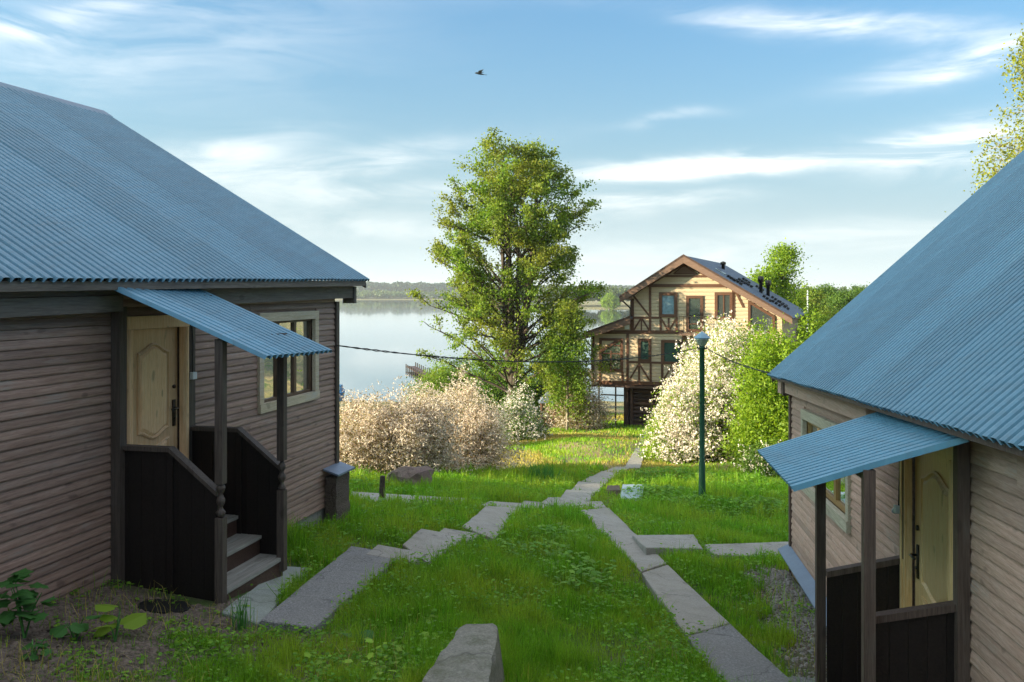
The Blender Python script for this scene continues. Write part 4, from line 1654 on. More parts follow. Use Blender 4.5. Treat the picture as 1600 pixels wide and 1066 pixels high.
slab_px('paving_slab', path_e, CONC, [(988, 836), (1010, 856), (1098, 857), (1084, 835)], 0.11, 0.30, 25)
slab_px('paving_slab', path_e, CONC, [(1100, 851), (1114, 868), (1244, 869), (1240, 846)], 0.09, 0.25, 26)


# low concrete wall at the bottom of the photo
def low_wall():
    R = random.Random(4)
    n = 26
    ring = []
    zt = -2.39
    def at(px, py, z):
        Y = -z * F / (py - CY)
        return Vector(((px - CX) / F * Y, Y, z))
    fl, frr = at(728, 962, zt), at(782, 962, zt)
    nl, nr = at(640, 1085, zt), at(762, 1085, zt)
    nl = nl + (nl - fl) * 0.9
    nr = nr + (nr - frr) * 0.9
    vs, fs = [], []
    prof = [(0.0, -0.9), (0.0, -0.04), (0.03, -0.008), (0.3, 0.0), (0.55, 0.005), (0.8, -0.004), (0.97, -0.012), (1.0, -0.05), (1.16, -0.4), (1.3, -0.95)]
    for i in range(n + 1):
        g = i / n
        a, b = fl.lerp(nl, g), frr.lerp(nr, g)
        endf = 1 - math.exp(-g * 22)
        for (f_, z) in prof:
            c = 0.5 + (f_ - 0.5) * (0.8 + 0.2 * endf)
            p = a.lerp(b, c)
            p.z = zt + z - (1 - endf) * 0.06
            p += Vector((R.uniform(-0.009, 0.009), R.uniform(-0.01, 0.01), R.uniform(-0.008, 0.008)))
            vs.append(p)
    m = len(prof)
    for i in range(n):
        for k in range(m - 1):
            fs.append((i * m + k, i * m + k + 1, (i + 1) * m + k + 1, (i + 1) * m + k))
    fs.append(tuple(range(m - 1, -1, -1)))
    fs.append(tuple(n * m + k for k in range(m)))
    PATH_POLYS.append([(p.x, p.y) for p in (fl, frr, nr, nl)])
    o = MB().add(vs, fs).build('low_wall', MOSSC, None, False)
    props(o, 'mossy low concrete wall with rounded top, running out of the bottom edge', 'wall')


low_wall()


def rock(name, c, size, mat, seed, label, cat='rock', group=None, flat=0.6):
    R = np.random.default_rng(seed)
    import bmesh
    bm = bmesh.new()
    bmesh.ops.create_icosphere(bm, subdivisions=3, radius=1)
    dirs = R.normal(size=(9, 3))
    dirs /= np.linalg.norm(dirs, axis=1)[:, None]
    lim = R.uniform(0.55, 0.9, 9)
    for v in bm.verts:
        p = np.array(v.co)
        for d, l in zip(dirs, lim):
            q = p @ d
            if q > l:
                p = p - d * (q - l)
        p = p * (1 + R.normal() * 0.012)
        p = p * (1 + 0.06 * math.sin(p[0] * 7 + seed) * math.cos(p[1] * 5 + p[2] * 9))
        v.co = (p[0] * size[0], p[1] * size[1], p[2] * size[2])
    me = bpy.data.meshes.new(name)
    bm.to_mesh(me)
    bm.free()
    me.materials.append(mat)
    o = link(name, me, None, c)
    if label:
        props(o, label, cat, group)
    return o


a, b = gp(597, 764), gp(683, 765)
c = (a + b) / 2
rock('boulder', (c.x, c.y + 0.3, c.z + 0.02), ((b.x - a.x) * 0.58, 0.55, 0.50), REDROCK, 3, 'long reddish flat-topped boulder beside the side path', 'boulder')
c = gp(958, 772)
PATH_POLYS.append([(c.x - .25, c.y - .3), (c.x + .3, c.y - .3), (c.x + .3, c.y + .4), (c.x - .25, c.y + .4)])
mb = MB()
mb.hexa([(c.x - .20, c.y - .2, c.z - .1), (c.x + .16, c.y - .2, c.z - .1), (c.x + .2, c.y + .3, c.z - .1), (c.x - .12, c.y + .3, c.z - .1), (c.x - .19, c.y - .19, c.z + .13), (c.x + .15, c.y - .19, c.z + .14), (c.x + .19, c.y + .29, c.z + .15), (c.x - .11, c.y + .29, c.z + .15)])
props(mb.build('stone_block', PIERM, None), 'brown stone block in the grass next to the pale hatch cover', 'stone')
# pale hatch cover
q = [gp(968, 779, 0.08), gp(1003, 779, 0.08), gp(1006, 757, 0.12), gp(973, 757, 0.12)]
mb = MB()
mb.prism([p - Vector((0, 0, 0.12)) for p in q], q)
props(mb.build('hatch_cover', plain('pale_blue_paint', (0.42, 0.52, 0.56), 0.6, 0, 0.25, 8), None), 'pale blue-grey hatch cover lying in the grass by the path', 'hatch')
PATH_POLYS.append([(p.x, p.y) for p in q])

# post stub by the side path
c = gp(597, 783)
mb = MB()
mb.tube([(c.x, c.y, c.z - 0.2), (c.x, c.y, c.z + 0.22), (c.x + 0.01, c.y, c.z + 0.46)], [0.055, 0.052, 0.047], 8)
props(mb.build('post_stub', BARK, None), 'short dark wooden post standing at the edge of the side path', 'post')

# flat black disc standing in for the dark shadow by the porch
c = gp(258, 950, 0.0)
mb = MB()
n = 22
pts = []
R = random.Random(3)
for i in range(n):
    a = 2 * math.pi * i / n
    pts.append((c.x + math.cos(a) * 0.21 * R.uniform(0.92, 1.05), c.y + math.sin(a) * 0.2 * R.uniform(0.92, 1.05)))
mb.prism([(x, y, Hs(x, y) - 0.02) for x, y in pts], [(x, y, Hs(x, y) + 0.02) for x, y in pts])
props(mb.build('shadow_disc', BLACKR, None), 'round black disc standing in for shadow on the ground beside the left porch', 'mat')


make_ground()

# ------------------------------------------------------------------ lamp, cable, bird
def lamp():
    b = gp(1097, 783)
    top = -(518 - CY) / F * b.y
    h = top - b.z
    o = empty('street_lamp', b, 'green lamp post with a conical blue cap standing in the right-hand grass', 'lamp')
    m = MB()
    m.lathe(b, [(0.085, -0.3), (0.085, 0.0), (0.075, 0.9), (0.064, 0.95), (0.060, h - 0.40), (0.075, h - 0.385), (0.075, h - 0.36)], 20)
    m.build('pole', GREENP, o, True)
    m = MB()
    m.lathe(b, [(0.06, h - 0.36), (0.085, h - 0.33), (0.155, h - 0.20), (0.165, h - 0.165)], 20)
    m.build('lantern', LAMPGL, o, True)
    m = MB()
    m.lathe(b, [(0.19, h - 0.172), (0.198, h - 0.150), (0.17, h - 0.125), (0.09, h - 0.06), (0.03, h - 0.015), (0.008, h)], 24)
    m.build('cap', LAMPTOP, o, False)
    m = MB()
    z = b.z + h - 0.36
    for s in (-1, 1):
        zz = -(545 - CY) / F * b.y
        m.tube([(b.x, b.y, zz), (b.x + s * 0.10, b.y - 0.02, zz), (b.x + s * 0.11, b.y - 0.02, zz + 0.05)], 0.022, 6)
    m.build('cable_clamp', BLACKR, o)
    return b


LB = lamp()


def px3(px, py, Y):
    return Vector(((px - CX) / F * Y, Y, -(py - CY) / F * Y))


def cable():
    a = px3(527, 540, 12.5)
    l = px3(1086, 545, LB.y)
    r1 = px3(1104, 544, LB.y)
    r2 = px3(1206, 584, 12.9)
    m = MB()
    for off in (0.0, 0.5):
        n = 60
        pts = []
        for i in range(n + 1):
            g = i / n
            p = a.lerp(l, g)
            p.z -= 4 * g * (1 - g) * 0.27
            tw = 2 * math.pi * (g * 26 + off)
            p += Vector((0, math.cos(tw), math.sin(tw))) * 0.011
            pts.append(p)
        m.tube(pts, 0.0075, 5)
        pts = []
        for i in range(25):
            g = i / 24
            p = r1.lerp(r2, g)
            p.z -= 4 * g * (1 - g) * 0.06
            tw = 2 * math.pi * (g * 9 + off)
            p += Vector((0, math.cos(tw), math.sin(tw))) * 0.011
            pts.append(p)
        m.tube(pts, 0.0075, 5)
    props(m.build('cable', BLACKR, None, True), 'twisted black cable strung from the left cabin over the lamp post to the right cabin', 'cable')


cable()


def bird():
    c = px3(749, 115, 40)
    m = MB()
    m.tube([c + Vector((-0.20, 0, 0.02)), c + Vector((-0.14, 0, 0.025)), c + Vector((-0.02, 0, 0.0)), c + Vector((0.10, 0, -0.03)), c + Vector((0.22, 0, -0.055))], [0.012, 0.04, 0.05, 0.035, 0.01], 8)
    for (y, z) in ((-0.20, 0.13), (0.24, 0.12)):
        r0, r1 = c + Vector((-0.09, 0, 0.02)), c + Vector((0.07, 0, 0.0))
        w0, w1 = c + Vector((-0.02, y * 0.5, z * 0.7)), c + Vector((0.12, y * 0.55, z * 0.55))
        t = c + Vector((0.20, y, z))
        th = Vector((0, 0, 0.012))
        m.prism([r0, w0, t, w1, r1], [r0 + th, w0 + th, t + th, w1 + th, r1 + th])
    m.prism([c + Vector((0.18, -0.01, -0.05)), c + Vector((0.33, -0.05, -0.07)), c + Vector((0.33, 0.05, -0.07))], [c + Vector((0.18, -0.01, -0.04)), c + Vector((0.33, -0.05, -0.063)), c + Vector((0.33, 0.05, -0.063))])
    props(m.build('bird', plain('dark_feather', (0.03, 0.04, 0.05), 0.7), None), 'small dark bird in flight high over the lake', 'bird')


bird()


# ------------------------------------------------------------------ lake things
def gazebo():
    b = gp(857, 672)
    s = 1400 / b.y / 1400
    o = empty('gazebo', b, 'small brown gazebo with pale blue hipped roof among the bushes', 'gazebo')
    k = b.y / F
    w, hh = 12 * k, 58 * k
    for (dx, dy) in ((-1, -1), (1, -1), (1, 1), (-1, 1)):
        m = MB()
        m.tube([(b.x + dx * w * 0.85, b.y + dy * w * 0.85 + 0.5, b.z - 0.2), (b.x + dx * w * 0.85, b.y + dy * w * 0.85 + 0.5, b.z + hh * 0.74)], 0.06, 8)
        m.build('post', BROWNB, o)
    m = MB()
    m.hexa([(b.x - w, b.y + 0.5 - w, b.z - 0.2), (b.x + w, b.y + 0.5 - w, b.z - 0.2), (b.x + w, b.y + 0.5 - w + 0.06, b.z - 0.2), (b.x - w, b.y + 0.5 - w + 0.06, b.z - 0.2), (b.x - w, b.y + 0.5 - w, b.z + hh * 0.35), (b.x + w, b.y + 0.5 - w, b.z + hh * 0.35), (b.x + w, b.y + 0.5 - w + 0.06, b.z + hh * 0.35), (b.x - w, b.y + 0.5 - w + 0.06, b.z + hh * 0.35)])
    m.build('parapet', BROWNB, o)
    m = MB()
    e = w * 1.25
    z0, z1 = b.z + hh * 0.72, b.z + hh
    c = (b.x, b.y + 0.5)
    base = [(c[0] - e, c[1] - e, z0), (c[0] + e, c[1] - e, z0), (c[0] + e, c[1] + e, z0), (c[0] - e, c[1] + e, z0)]
    topv = [(c[0] - 0.05, c[1] - 0.05, z1), (c[0] + 0.05, c[1] - 0.05, z1), (c[0] + 0.05, c[1] + 0.05, z1), (c[0] - 0.05, c[1] + 0.05, z1)]
    m.prism(base, topv)
    m.build('roof', FLASH, o)


gazebo()


def jetty():
    a, b = px3(642, 577, 141), px3(668, 592, 125)
    a.z = b.z = -12
    d = (b - a).normalized()
    e = b + d * 22
    o = empty('jetty', a, 'narrow wooden jetty on posts reaching into the lake', 'jetty')
    n_ = Vector((-d.y, d.x, 0)) * 0.7
    m = MB()
    z0, z1 = -11.62, -11.5
    m.hexa([Vector((p.x, p.y, z)) for z in (z0, z1) for p in (a - n_, e - n_, e + n_, a + n_)])
    m.build('deck', BROWNB, o)
    L = (e - a).length
    k = int(L / 1.9)
    for i in range(k + 1):
        p = a + d * (L * i / k)
        for s in (-1, 1):
            q = p + n_ * s * 1.08
            m = MB()
            m.tube([(q.x, q.y, -13.5), (q.x, q.y, -11.15 if s < 0 else -10.9)], 0.09, 6)
            m.build('pile', BARK, o)


jetty()


def boat():
    c = px3(528, 618, 104)
    c.z = -12
    o = empty('boat', c, 'small blue cabin boat moored just past the corner of the left cabin', 'boat')
    BL = plain('blue_boat_paint', (0.04, 0.16, 0.34), 0.4, 0, 0.2)
    m = MB()
    st = []
    for (x, w, zb, zt) in ((-2.0, 0.55, -0.1, 0.62), (-1.0, 0.8, -0.22, 0.58), (0.2, 0.8, -0.25, 0.62), (1.2, 0.55, -0.2, 0.75), (1.9, 0.05, 0.1, 0.92)):
        st.append([(c.x - w, c.y + x, c.z + zt), (c.x - w * 0.7, c.y + x, c.z + zb), (c.x + w * 0.7, c.y + x, c.z + zb), (c.x + w, c.y + x, c.z + zt)])
    vs = [p for s in st for p in s]
    fs = []
    for i in range(4):
        for k in range(4):
            k2 = (k + 1) % 4
            fs.append((i * 4 + k, i * 4 + k2, (i + 1) * 4 + k2, (i + 1) * 4 + k))
    fs += [(0, 1, 2, 3), (19, 18, 17, 16)]
    m.add(vs, fs)
    m.build('hull', BL, o)
    m = MB()
    m.hexa([(c.x + sx * 0.55, c.y + sy, c.z + 0.60) for sx, sy in ((-1, -0.9), (1, -0.9), (1, 0.7), (-1, 0.7))] + [(c.x + sx * 0.45, c.y + sy, c.z + 1.35) for sx, sy in ((-1, -0.8), (1, -0.8), (1, 0.45), (-1, 0.45))])
    cb = m.build('cabin', BL, o)
    for s in (-1, 1):
        m = MB()
        m.hexa([(c.x + s * 0.26 + q * 0.16, c.y - 0.90, c.z + 0.85) for q in (-1, 1)] + [(c.x + s * 0.26 + q * 0.16, c.y - 0.80, c.z + 0.85) for q in (1, -1)] + [(c.x + s * 0.26 + q * 0.15, c.y - 0.87, c.z + 1.2) for q in (-1, 1)] + [(c.x + s * 0.26 + q * 0.15, c.y - 0.80, c.z + 1.2) for q in (1, -1)])
        m.build('window', LAMPTOP, cb)


boat()


# ------------------------------------------------------------------ plants
def leaf_quads(C, size, aspect=0.62, jitter=0.35, rs=None, droop=0.0, up=0.0):
    """C (n,3) centres -> diamond leaves, randomly turned; returns V, F"""
    rs = rs or rng
    n = len(C)
    a = rs.normal(size=(n, 3))
    a[:, 2] -= droop
    a /= np.linalg.norm(a, axis=1)[:, None]
    b = rs.normal(size=(n, 3))
    b[:, 2] += up
    nn = np.cross(a, b)
    nn /= np.linalg.norm(nn, axis=1)[:, None] + 1e-9
    w = np.cross(nn, a)
    s = size * (1 + rs.uniform(-jitter, jitter, n))[:, None]
    V = np.stack([C - a * s * 0.5, C + w * s * aspect * 0.5 + nn * s * 0.08, C + a * s * 0.5, C - w * s * aspect * 0.5 + nn * s * 0.08], 1).reshape(-1, 3)
    i = np.arange(n) * 4
    return V, np.stack([i, i + 1, i + 2, i + 3], 1)


def leaves(name, C, size, mat, parent, aspect=0.62, rs=None, droop=0.0, up=0.0):
    o0 = np.array(wloc(parent))
    V, Fq = leaf_quads(np.asarray(C) - o0, size, aspect, 0.35, rs, droop, up)
    me = np_mesh(name, V, [Fq], mat)
    return link(name, me, parent)


def tree(name, base, height, env, label, group=None, cat='tree', seed=1, trunk_r=0.25, stems=1, split=0.2, limbs=50, subs=6, nleaf=40000, leaf=0.13,
         leafm=None, barkm=None, h0=0.12, rise=0.25, droop=0.0, bush=0.34, spread=0.9, lean=0.0, sublen=1.3, trunkcol=None, thin=None, twig_r=1.0):
    R = random.Random(seed)
    rs = np.random.default_rng(seed)
    base = Vector(base)
    o = empty(name, base, label, cat, group)
    tr = MB()
    trunks = []
    for s in range(stems):
        a = 2 * math.pi * (s + R.random() * 0.5) / stems
        off = 0.0 if stems == 1 else R.uniform(0.16, 0.36) * env(0.6)
        pts, rad = [], []
        n = 12
        hh = height * (1.0 if s == 0 else R.uniform(0.72, 0.95))
        for i in range(n + 1):
            g = i / n
            w = max(0, (g - split)) / (1 - split)
            wob = 0.012 * height * math.sin(g * 5 + s * 2.1 + seed)
            x = math.cos(a) * off * (w ** 0.7) + wob * g + lean * g * height
            y = math.sin(a) * off * (w ** 0.7) + 0.010 * height * math.cos(g * 6 + s + seed) * g
            pts.append(base + Vector((x, y, g * hh - (0.3 if i == 0 else 0))))
            rad.append(max(0.012, trunk_r * (1 - g) ** 0.8 * (1.0 if s == 0 else 0.72) + 0.01))
        tr.tube(pts, rad, 9)
        trunks.append((pts, hh, rad))
    tr.build('trunk', barkm or BARK, o, True)
    br = MB()
    C = []
    wts = []
    for i in range(limbs):
        pts, hh, rad = trunks[i % stems]
        g0 = h0 + (0.97 - h0) * ((i + R.random()) / limbs) ** 0.85
        k = g0 * 12
        i0 = min(11, int(k))
        p0 = pts[i0].lerp(pts[i0 + 1], k - i0)
        az = i * 2.39996 + R.uniform(-0.5, 0.5)
        ge = min(1.0, g0 + rise * R.uniform(0.4, 1.0) * (1 - g0 * 0.45))
        rr = env(ge) * R.uniform(0.6, 1.08) * spread
        tip = base + Vector((math.cos(az) * rr + lean * height * ge, math.sin(az) * rr, ge * height - droop * rr * R.uniform(0.2, 1)))
        mid = p0.lerp(tip, 0.5) + Vector((R.uniform(-.1, .1) * rr, R.uniform(-.1, .1) * rr, R.uniform(0.0, 0.12) * rr))
        P = []
        for j in range(6):
            g = j / 5
            P.append(p0 * (1 - g) ** 2 + mid * 2 * g * (1 - g) + tip * g * g + Vector((R.uniform(-1, 1), R.uniform(-1, 1), R.uniform(-1, 1))) * 0.03 * rr * (1 if 0 < j < 5 else 0))
        r0 = min(rad[i0] * 0.45, 0.014 + 0.015 * rr)
        br.tube(P, [r0 * (1 - 0.8 * j / 5) for j in range(6)], 5, False)
        L = (tip - p0).length
        for s in range(subs):
            g = 0.28 + 0.72 * (s + R.random()) / subs
            k2 = min(4, int(g * 5))
            q = P[k2].lerp(P[k2 + 1], g * 5 - k2) if k2 < 5 else P[-1]
            d = (tip - p0).normalized() * 0.7 + Vector((R.gauss(0, 1), R.gauss(0, 1), R.gauss(0.25 - droop * 2.2, 0.8))) * 0.55
            d.normalize()
            ln = sublen * R.uniform(0.4, 1.1) * (1 - 0.3 * g)
            e = q + d * ln
            m = q.lerp(e, 0.55) + Vector((0, 0, 0.06 * ln))
            br.tube([q, m, e], [r0 * 0.34 * twig_r, r0 * 0.22 * twig_r, 0.004], 3, False)
            for g3 in (0.35, 0.6, 0.85, 1.0):
                C.append(q.lerp(e, g3))
                wts.append(ln * (0.5 + g3))
    br.build('branches', barkm or BARK, o)
    C = np.array([tuple(c) for c in C])
    w = np.array(wts) * np.repeat(rs.uniform(0.15, 1.8, len(C) // 4) ** 1.5, 4)
    if thin is not None:
        w = w * thin(C - np.array(base))
    idx = rs.choice(len(C), nleaf, p=w / w.sum())
    sg = bush * (0.5 + rs.uniform(0, 0.9, (nleaf, 1)))
    off = rs.normal(size=(nleaf, 3)) * sg * np.array([1, 1, 0.7])
    if droop > 0:
        off[:, 2] -= np.abs(rs.normal(size=nleaf)) * droop * 1.4
    leaves('foliage', C[idx] + off, leaf, leafm or LEAF_T, o, rs=rs, droop=droop)
    return o


def shrub(name, base, rx, ry, h, label, seed, group=None, cat='shrub', nleaf=9000, nblos=0, leaf=0.09, blos=0.05, leafm=None, blosm=None, stems=26, clumps=420, lopside=None, sig=0.16, ragged=0.42):
    R = random.Random(seed)
    rs = np.random.default_rng(seed)
    base = Vector(base)
    o = empty(name, base, label, cat, group)
    # clump centres near the envelope of a dome
    d = rs.normal(size=(clumps, 3))
    d[:, 2] = np.abs(d[:, 2]) * 1.1 + 0.02
    d /= np.linalg.norm(d, axis=1)[:, None]
    rad = 1 - np.abs(rs.normal(size=(clumps, 1))) * 0.30
    rad = np.clip(rad, 0.12, 1.0)
    low = rs.uniform(0, 1, (clumps, 1))
    lump = 1 + ragged * (np.sin(d[:, :1] * 5 + seed) * np.cos(d[:, 1:2] * 4 + seed * 2) * 0.5 + rs.normal(size=(clumps, 1)) * 0.22)
    P = d * rad * lump * np.array([rx, ry, h])
    P[:, 2] = np.maximum(P[:, 2], 0.08 * h + rs.uniform(0, 0.15, clumps) * h)
    st = MB()
    order = rs.permutation(clumps)[:stems * 3]
    for i, k in enumerate(order):
        tip = Vector(P[k]) * 0.98
        b = Vector((tip.x * 0.18 + R.uniform(-.1, .1) * rx, tip.y * 0.18, -0.1))
        m = b.lerp(tip, 0.5) + Vector((-tip.x * 0.12, -tip.y * 0.12, 0.12 * h))
        r = 0.022 if i < stems else 0.011
        st.tube([base + b, base + m, base + tip], [r * h / 2.2, r * 0.6 * h / 2.2, 0.004], 4, False)
    st.build('stems', TWIG, o)
    Pw = P + np.array(base)
    wl = rs.uniform(0.1, 1.5, clumps)
    if lopside is not None:
        fl = lopside(P / np.array([rx, ry, h]))
    else:
        fl = np.ones(clumps) * 0.6
    fl = np.clip(fl + rs.normal(size=clumps) * 0.18, 0.02, 0.98)
    if nleaf:
        w = wl * (1 - fl * (0.75 if nblos else 0))
        idx = rs.choice(clumps, nleaf, p=w / w.sum())
        leaves('foliage', Pw[idx] + rs.normal(size=(nleaf, 3)) * sig * 1.15, leaf, leafm or LEAF_D, o, rs=rs)
    if nblos:
        w = wl * fl
        # blossoms sit in small sprays
        ns = nblos // 7
        idx = rs.choice(clumps, ns, p=w / w.sum())
        S = Pw[idx] + rs.normal(size=(ns, 3)) * sig * 1.25
        dirs = rs.normal(size=(ns, 3))
        dirs /= np.linalg.norm(dirs, axis=1)[:, None]
        g = rs.uniform(-1, 1, (ns, 7, 1))
        B = (S[:, None, :] + dirs[:, None, :] * g * blos * 2.2 + rs.normal(size=(ns, 7, 3)) * blos * 0.45).reshape(-1, 3)
        leaves('blossoms', B, blos, blosm or BLOSSOM, o, aspect=0.85, rs=rs)
    return o


def plants():
    # the tall tree in the middle
    b = gp(793, 655)
    b = Vector((0.1, 50.0, Hs(0.1, 50)))
    env = lambda g: float(np.interp(g, [0, 0.06, 0.16, 0.28, 0.42, 0.55, 0.68, 0.8, 0.9, 1.0], [4.4, 6.2, 6.2, 5.6, 5.3, 5.1, 4.9, 4.6, 4.0, 2.2]))
    # keep the crown thinner at mid height so that the stems show
    def thin(d):
        rr = np.hypot(d[:, 0], d[:, 1])
        hh = d[:, 2] / 16.5
        inner = (rr < 2.0) & (hh > 0.2) & (hh < 0.62)
        return (0.25 + rr / 3.0) * np.where(inner, 0.28, 1.0) * np.where((hh > 0.18) & (hh < 0.35), 0.6, 1.0)
    tree('maple_tree', b, 15.3, env, 'tall leafy tree with several upright stems at the lake edge', seed=5, trunk_r=0.34, stems=5, split=0.17, limbs=140, subs=10, nleaf=78000,
         leaf=0.145, h0=0.10, rise=0.20, bush=0.19, sublen=1.5, thin=thin)
    # young willow / birch to the right of it
    b = Vector(gp(882, 650))
    b = Vector((2.9, 47.0, Hs(2.9, 47.0)))
    env2 = lambda g: float(np.interp(g, [0, 0.2, 0.5, 0.8, 1.0], [0.7, 1.35, 1.3, 0.8, 0.15]))
    tree('young_birch', b, 6.4, env2, 'young drooping birch just left of the cottage', seed=12, trunk_r=0.07, limbs=46, subs=5, nleaf=12000, leaf=0.13, leafm=LEAF_T, h0=0.1, rise=0.25, droop=0.25, bush=0.22, sublen=0.8, barkm=BIRCHB)
    b = Vector((-3.9, 46.0, Hs(-3.9, 46.0)))
    # birch rising behind the right cabin
    Y = 24.0
    b = Vector(((1650 - CX) / F * Y, Y, Hs(14, Y)))
    env3 = lambda g: float(np.interp(g, [0, 0.25, 0.45, 0.6, 0.8, 1.0], [0.5, 2.6, 3.0, 2.6, 1.5, 0.3]))
    tree('birch_tree', b, 12.4, env3, 'weeping birch rising behind the right cabin roof', seed=21, trunk_r=0.16, limbs=70, subs=7, nleaf=36000, leaf=0.085, leafm=LEAF_B, h0=0.25, rise=0.18, droop=0.30, bush=0.15, sublen=1.2, barkm=BIRCHB, twig_r=0.7)
    # trees right of and behind the cottage
    for (px, ytop, Y, w, sd, lm, lb, st) in (
            (1222, 398, 64, 2.3, 31, LEAF_Y, 'bright green tree behind the roof end of the cottage', 3),
            (1187, 440, 63, 1.5, 32, LEAF_Y, 'smaller green tree against the back eave of the cottage', 2),
            (1288, 453, 95, 3.4, 33, LEAF_D, 'round dark green tree between the bright tree and the tin roof', 2),
            (1318, 462, 88, 2.6, 34, LEAF_D, 'lower dark tree touching the right cabin roof line', 2),
            (1262, 462, 84, 2.6, 35, LEAF_T, 'olive green tree right of the cottage eave', 2),
            (1345, 455, 120, 3.2, 36, LEAF_D, 'far dark tree half hidden by the right cabin roof', 2)):
        x = (px - CX) / F * Y
        gz = Hs(x, Y)
        zt = -(ytop - CY) / F * Y
        hh = zt - gz
        e = lambda g, w=w: float(np.interp(g, [0, 0.2, 0.5, 0.75, 1.0], [0.6, 0.95, 1.0, 0.8, 0.25])) * w
        tree('tree', (x, Y, gz), hh, e, lb, seed=sd, trunk_r=0.16, stems=st, limbs=46, subs=6, nleaf=14000, leaf=0.17, leafm=lm, h0=0.1, rise=0.25, bush=0.32, sublen=1.1)
    # blossoming shrubs along the slope, left group
    G = 'blossoming shrubs on the slope'
    def sh(px, py, rpx, top, label, seed, ry=1.1, name='blossoming_shrub', **kw):
        b = gp(px, py)
        k = b.y / F
        hh = (py - top) * k
        kw.setdefault('group', G)
        b2 = Vector((b.x, b.y + ry * 0.6, Hs(b.x, b.y + ry * 0.6)))
        return shrub(name, b2, rpx * k * 0.95, ry, hh * 0.89, label, seed, **kw)
    lop = lambda p: np.clip(0.80 + 0.15 * p[:, 2] - 0.10 * p[:, 0], 0, 1)
    sh(565, 742, 75, 614, 'cream blossoming shrub against the corner of the left cabin', 51, nleaf=12000, nblos=44000, leaf=0.05, blos=0.036, blosm=BLOSSOM_D, lopside=lop, leafm=LEAF_W, sig=0.13)
    sh(640, 745, 80, 606, 'cream blossoming shrub above the reddish boulder', 52, nleaf=12000, nblos=54000, leaf=0.05, blos=0.036, blosm=BLOSSOM_D, lopside=lop, leafm=LEAF_W, sig=0.13)
    sh(728, 742, 82, 604, 'broad cream blossoming shrub below the tall tree', 53, nleaf=12000, nblos=56000, leaf=0.05, blos=0.036, blosm=BLOSSOM_D, lopside=lop, leafm=LEAF_W, sig=0.13)
    sh(700, 700, 90, 598, 'pale shrub top behind the broad cream shrub', 54, ry=1.8, nleaf=10000, nblos=30000, leaf=0.055, blos=0.044, blosm=BLOSSOM_D, lopside=lop, leafm=LEAF_W)
    sh(812, 690, 44, 608, 'green and cream shrub left of the gazebo', 55, ry=1.5, nleaf=14000, nblos=12000, leaf=0.075, blos=0.055, leafm=LEAF_D)
    sh(905, 672, 50, 592, 'airy pale shrub between gazebo and cottage', 56, ry=1.6, nleaf=14000, nblos=20000, leaf=0.075, blos=0.055, blosm=BLOSSOM_D, leafm=LEAF_W, clumps=700, sig=0.22)
    # right group
    lopr = lambda p: np.clip(0.72 - 0.55 * p[:, 0] + 0.15 * p[:, 2], 0.03, 0.92)
    sh(1060, 724, 38, 588, 'low white blossoming shrub on the cottage side of the lamp post', 66, ry=1.0, nleaf=9000, nblos=22000, leaf=0.07, blos=0.058, leafm=LEAF_Y, lopside=lopr, clumps=400)
    sh(1124, 722, 74, 512, 'big white blossoming shrub behind the green lamp post', 57, ry=1.8, nleaf=26000, nblos=52000, leaf=0.075, blos=0.058, leafm=LEAF_Y, lopside=lopr, clumps=900)
    sh(1168, 715, 72, 492, 'tall white and green shrub right of the lamp post', 58, ry=1.6, nleaf=30000, nblos=30000, leaf=0.085, blos=0.058, leafm=LEAF_Y, lopside=lambda p: np.clip(0.55 - 0.5 * p[:, 0] + .1 * p[:, 2], 0.02, 0.9), clumps=900)
    G = None
    sh(1232, 735, 80, 488, 'bright green bush leaning on the eave of the right cabin', 59, ry=1.6, name='green_bush', nleaf=42000, leaf=0.095, leafm=LEAF_Y, clumps=900, group='green bushes by the right cabin', nblos=0)
    sh(1290, 640, 85, 476, 'fresh green bush showing over the right cabin roof', 60, ry=2.2, name='green_bush', nleaf=30000, leaf=0.12, leafm=LEAF_Y, clumps=800, group='green bushes by the right cabin')
    sh(1048, 722, 36, 640, 'yellow-green bush at the foot of the big white shrub', 61, ry=0.8, name='green_bush', nleaf=22000, leaf=0.07, leafm=LEAF_Y, clumps=500)
    sh(1200, 748, 34, 700, 'low grey-green bush under the canopy tip of the right cabin', 62, ry=0.5, name='green_bush', nleaf=9000, nblos=2500, leaf=0.06, blos=0.04, leafm=LEAF_D, clumps=300, group=None)
    sh(700, 640, 60, 560, 'green undergrowth bush left of the tall trunk', 63, ry=2.2, name='green_bush', nleaf=22000, leaf=0.15, leafm=LEAF_T, clumps=500, sig=0.3)
    sh(780, 650, 66, 560, 'dark green bush hiding the foot of the tall tree', 64, ry=2.2, name='green_bush', nleaf=26000, leaf=0.15, leafm=LEAF_D, clumps=500, sig=0.3)
    sh(868, 648, 50, 520, 'green bush between tall tree and young birch', 65, ry=2.0, name='green_bush', nleaf=26000, leaf=0.14, leafm=LEAF_D, clumps=500, sig=0.3)
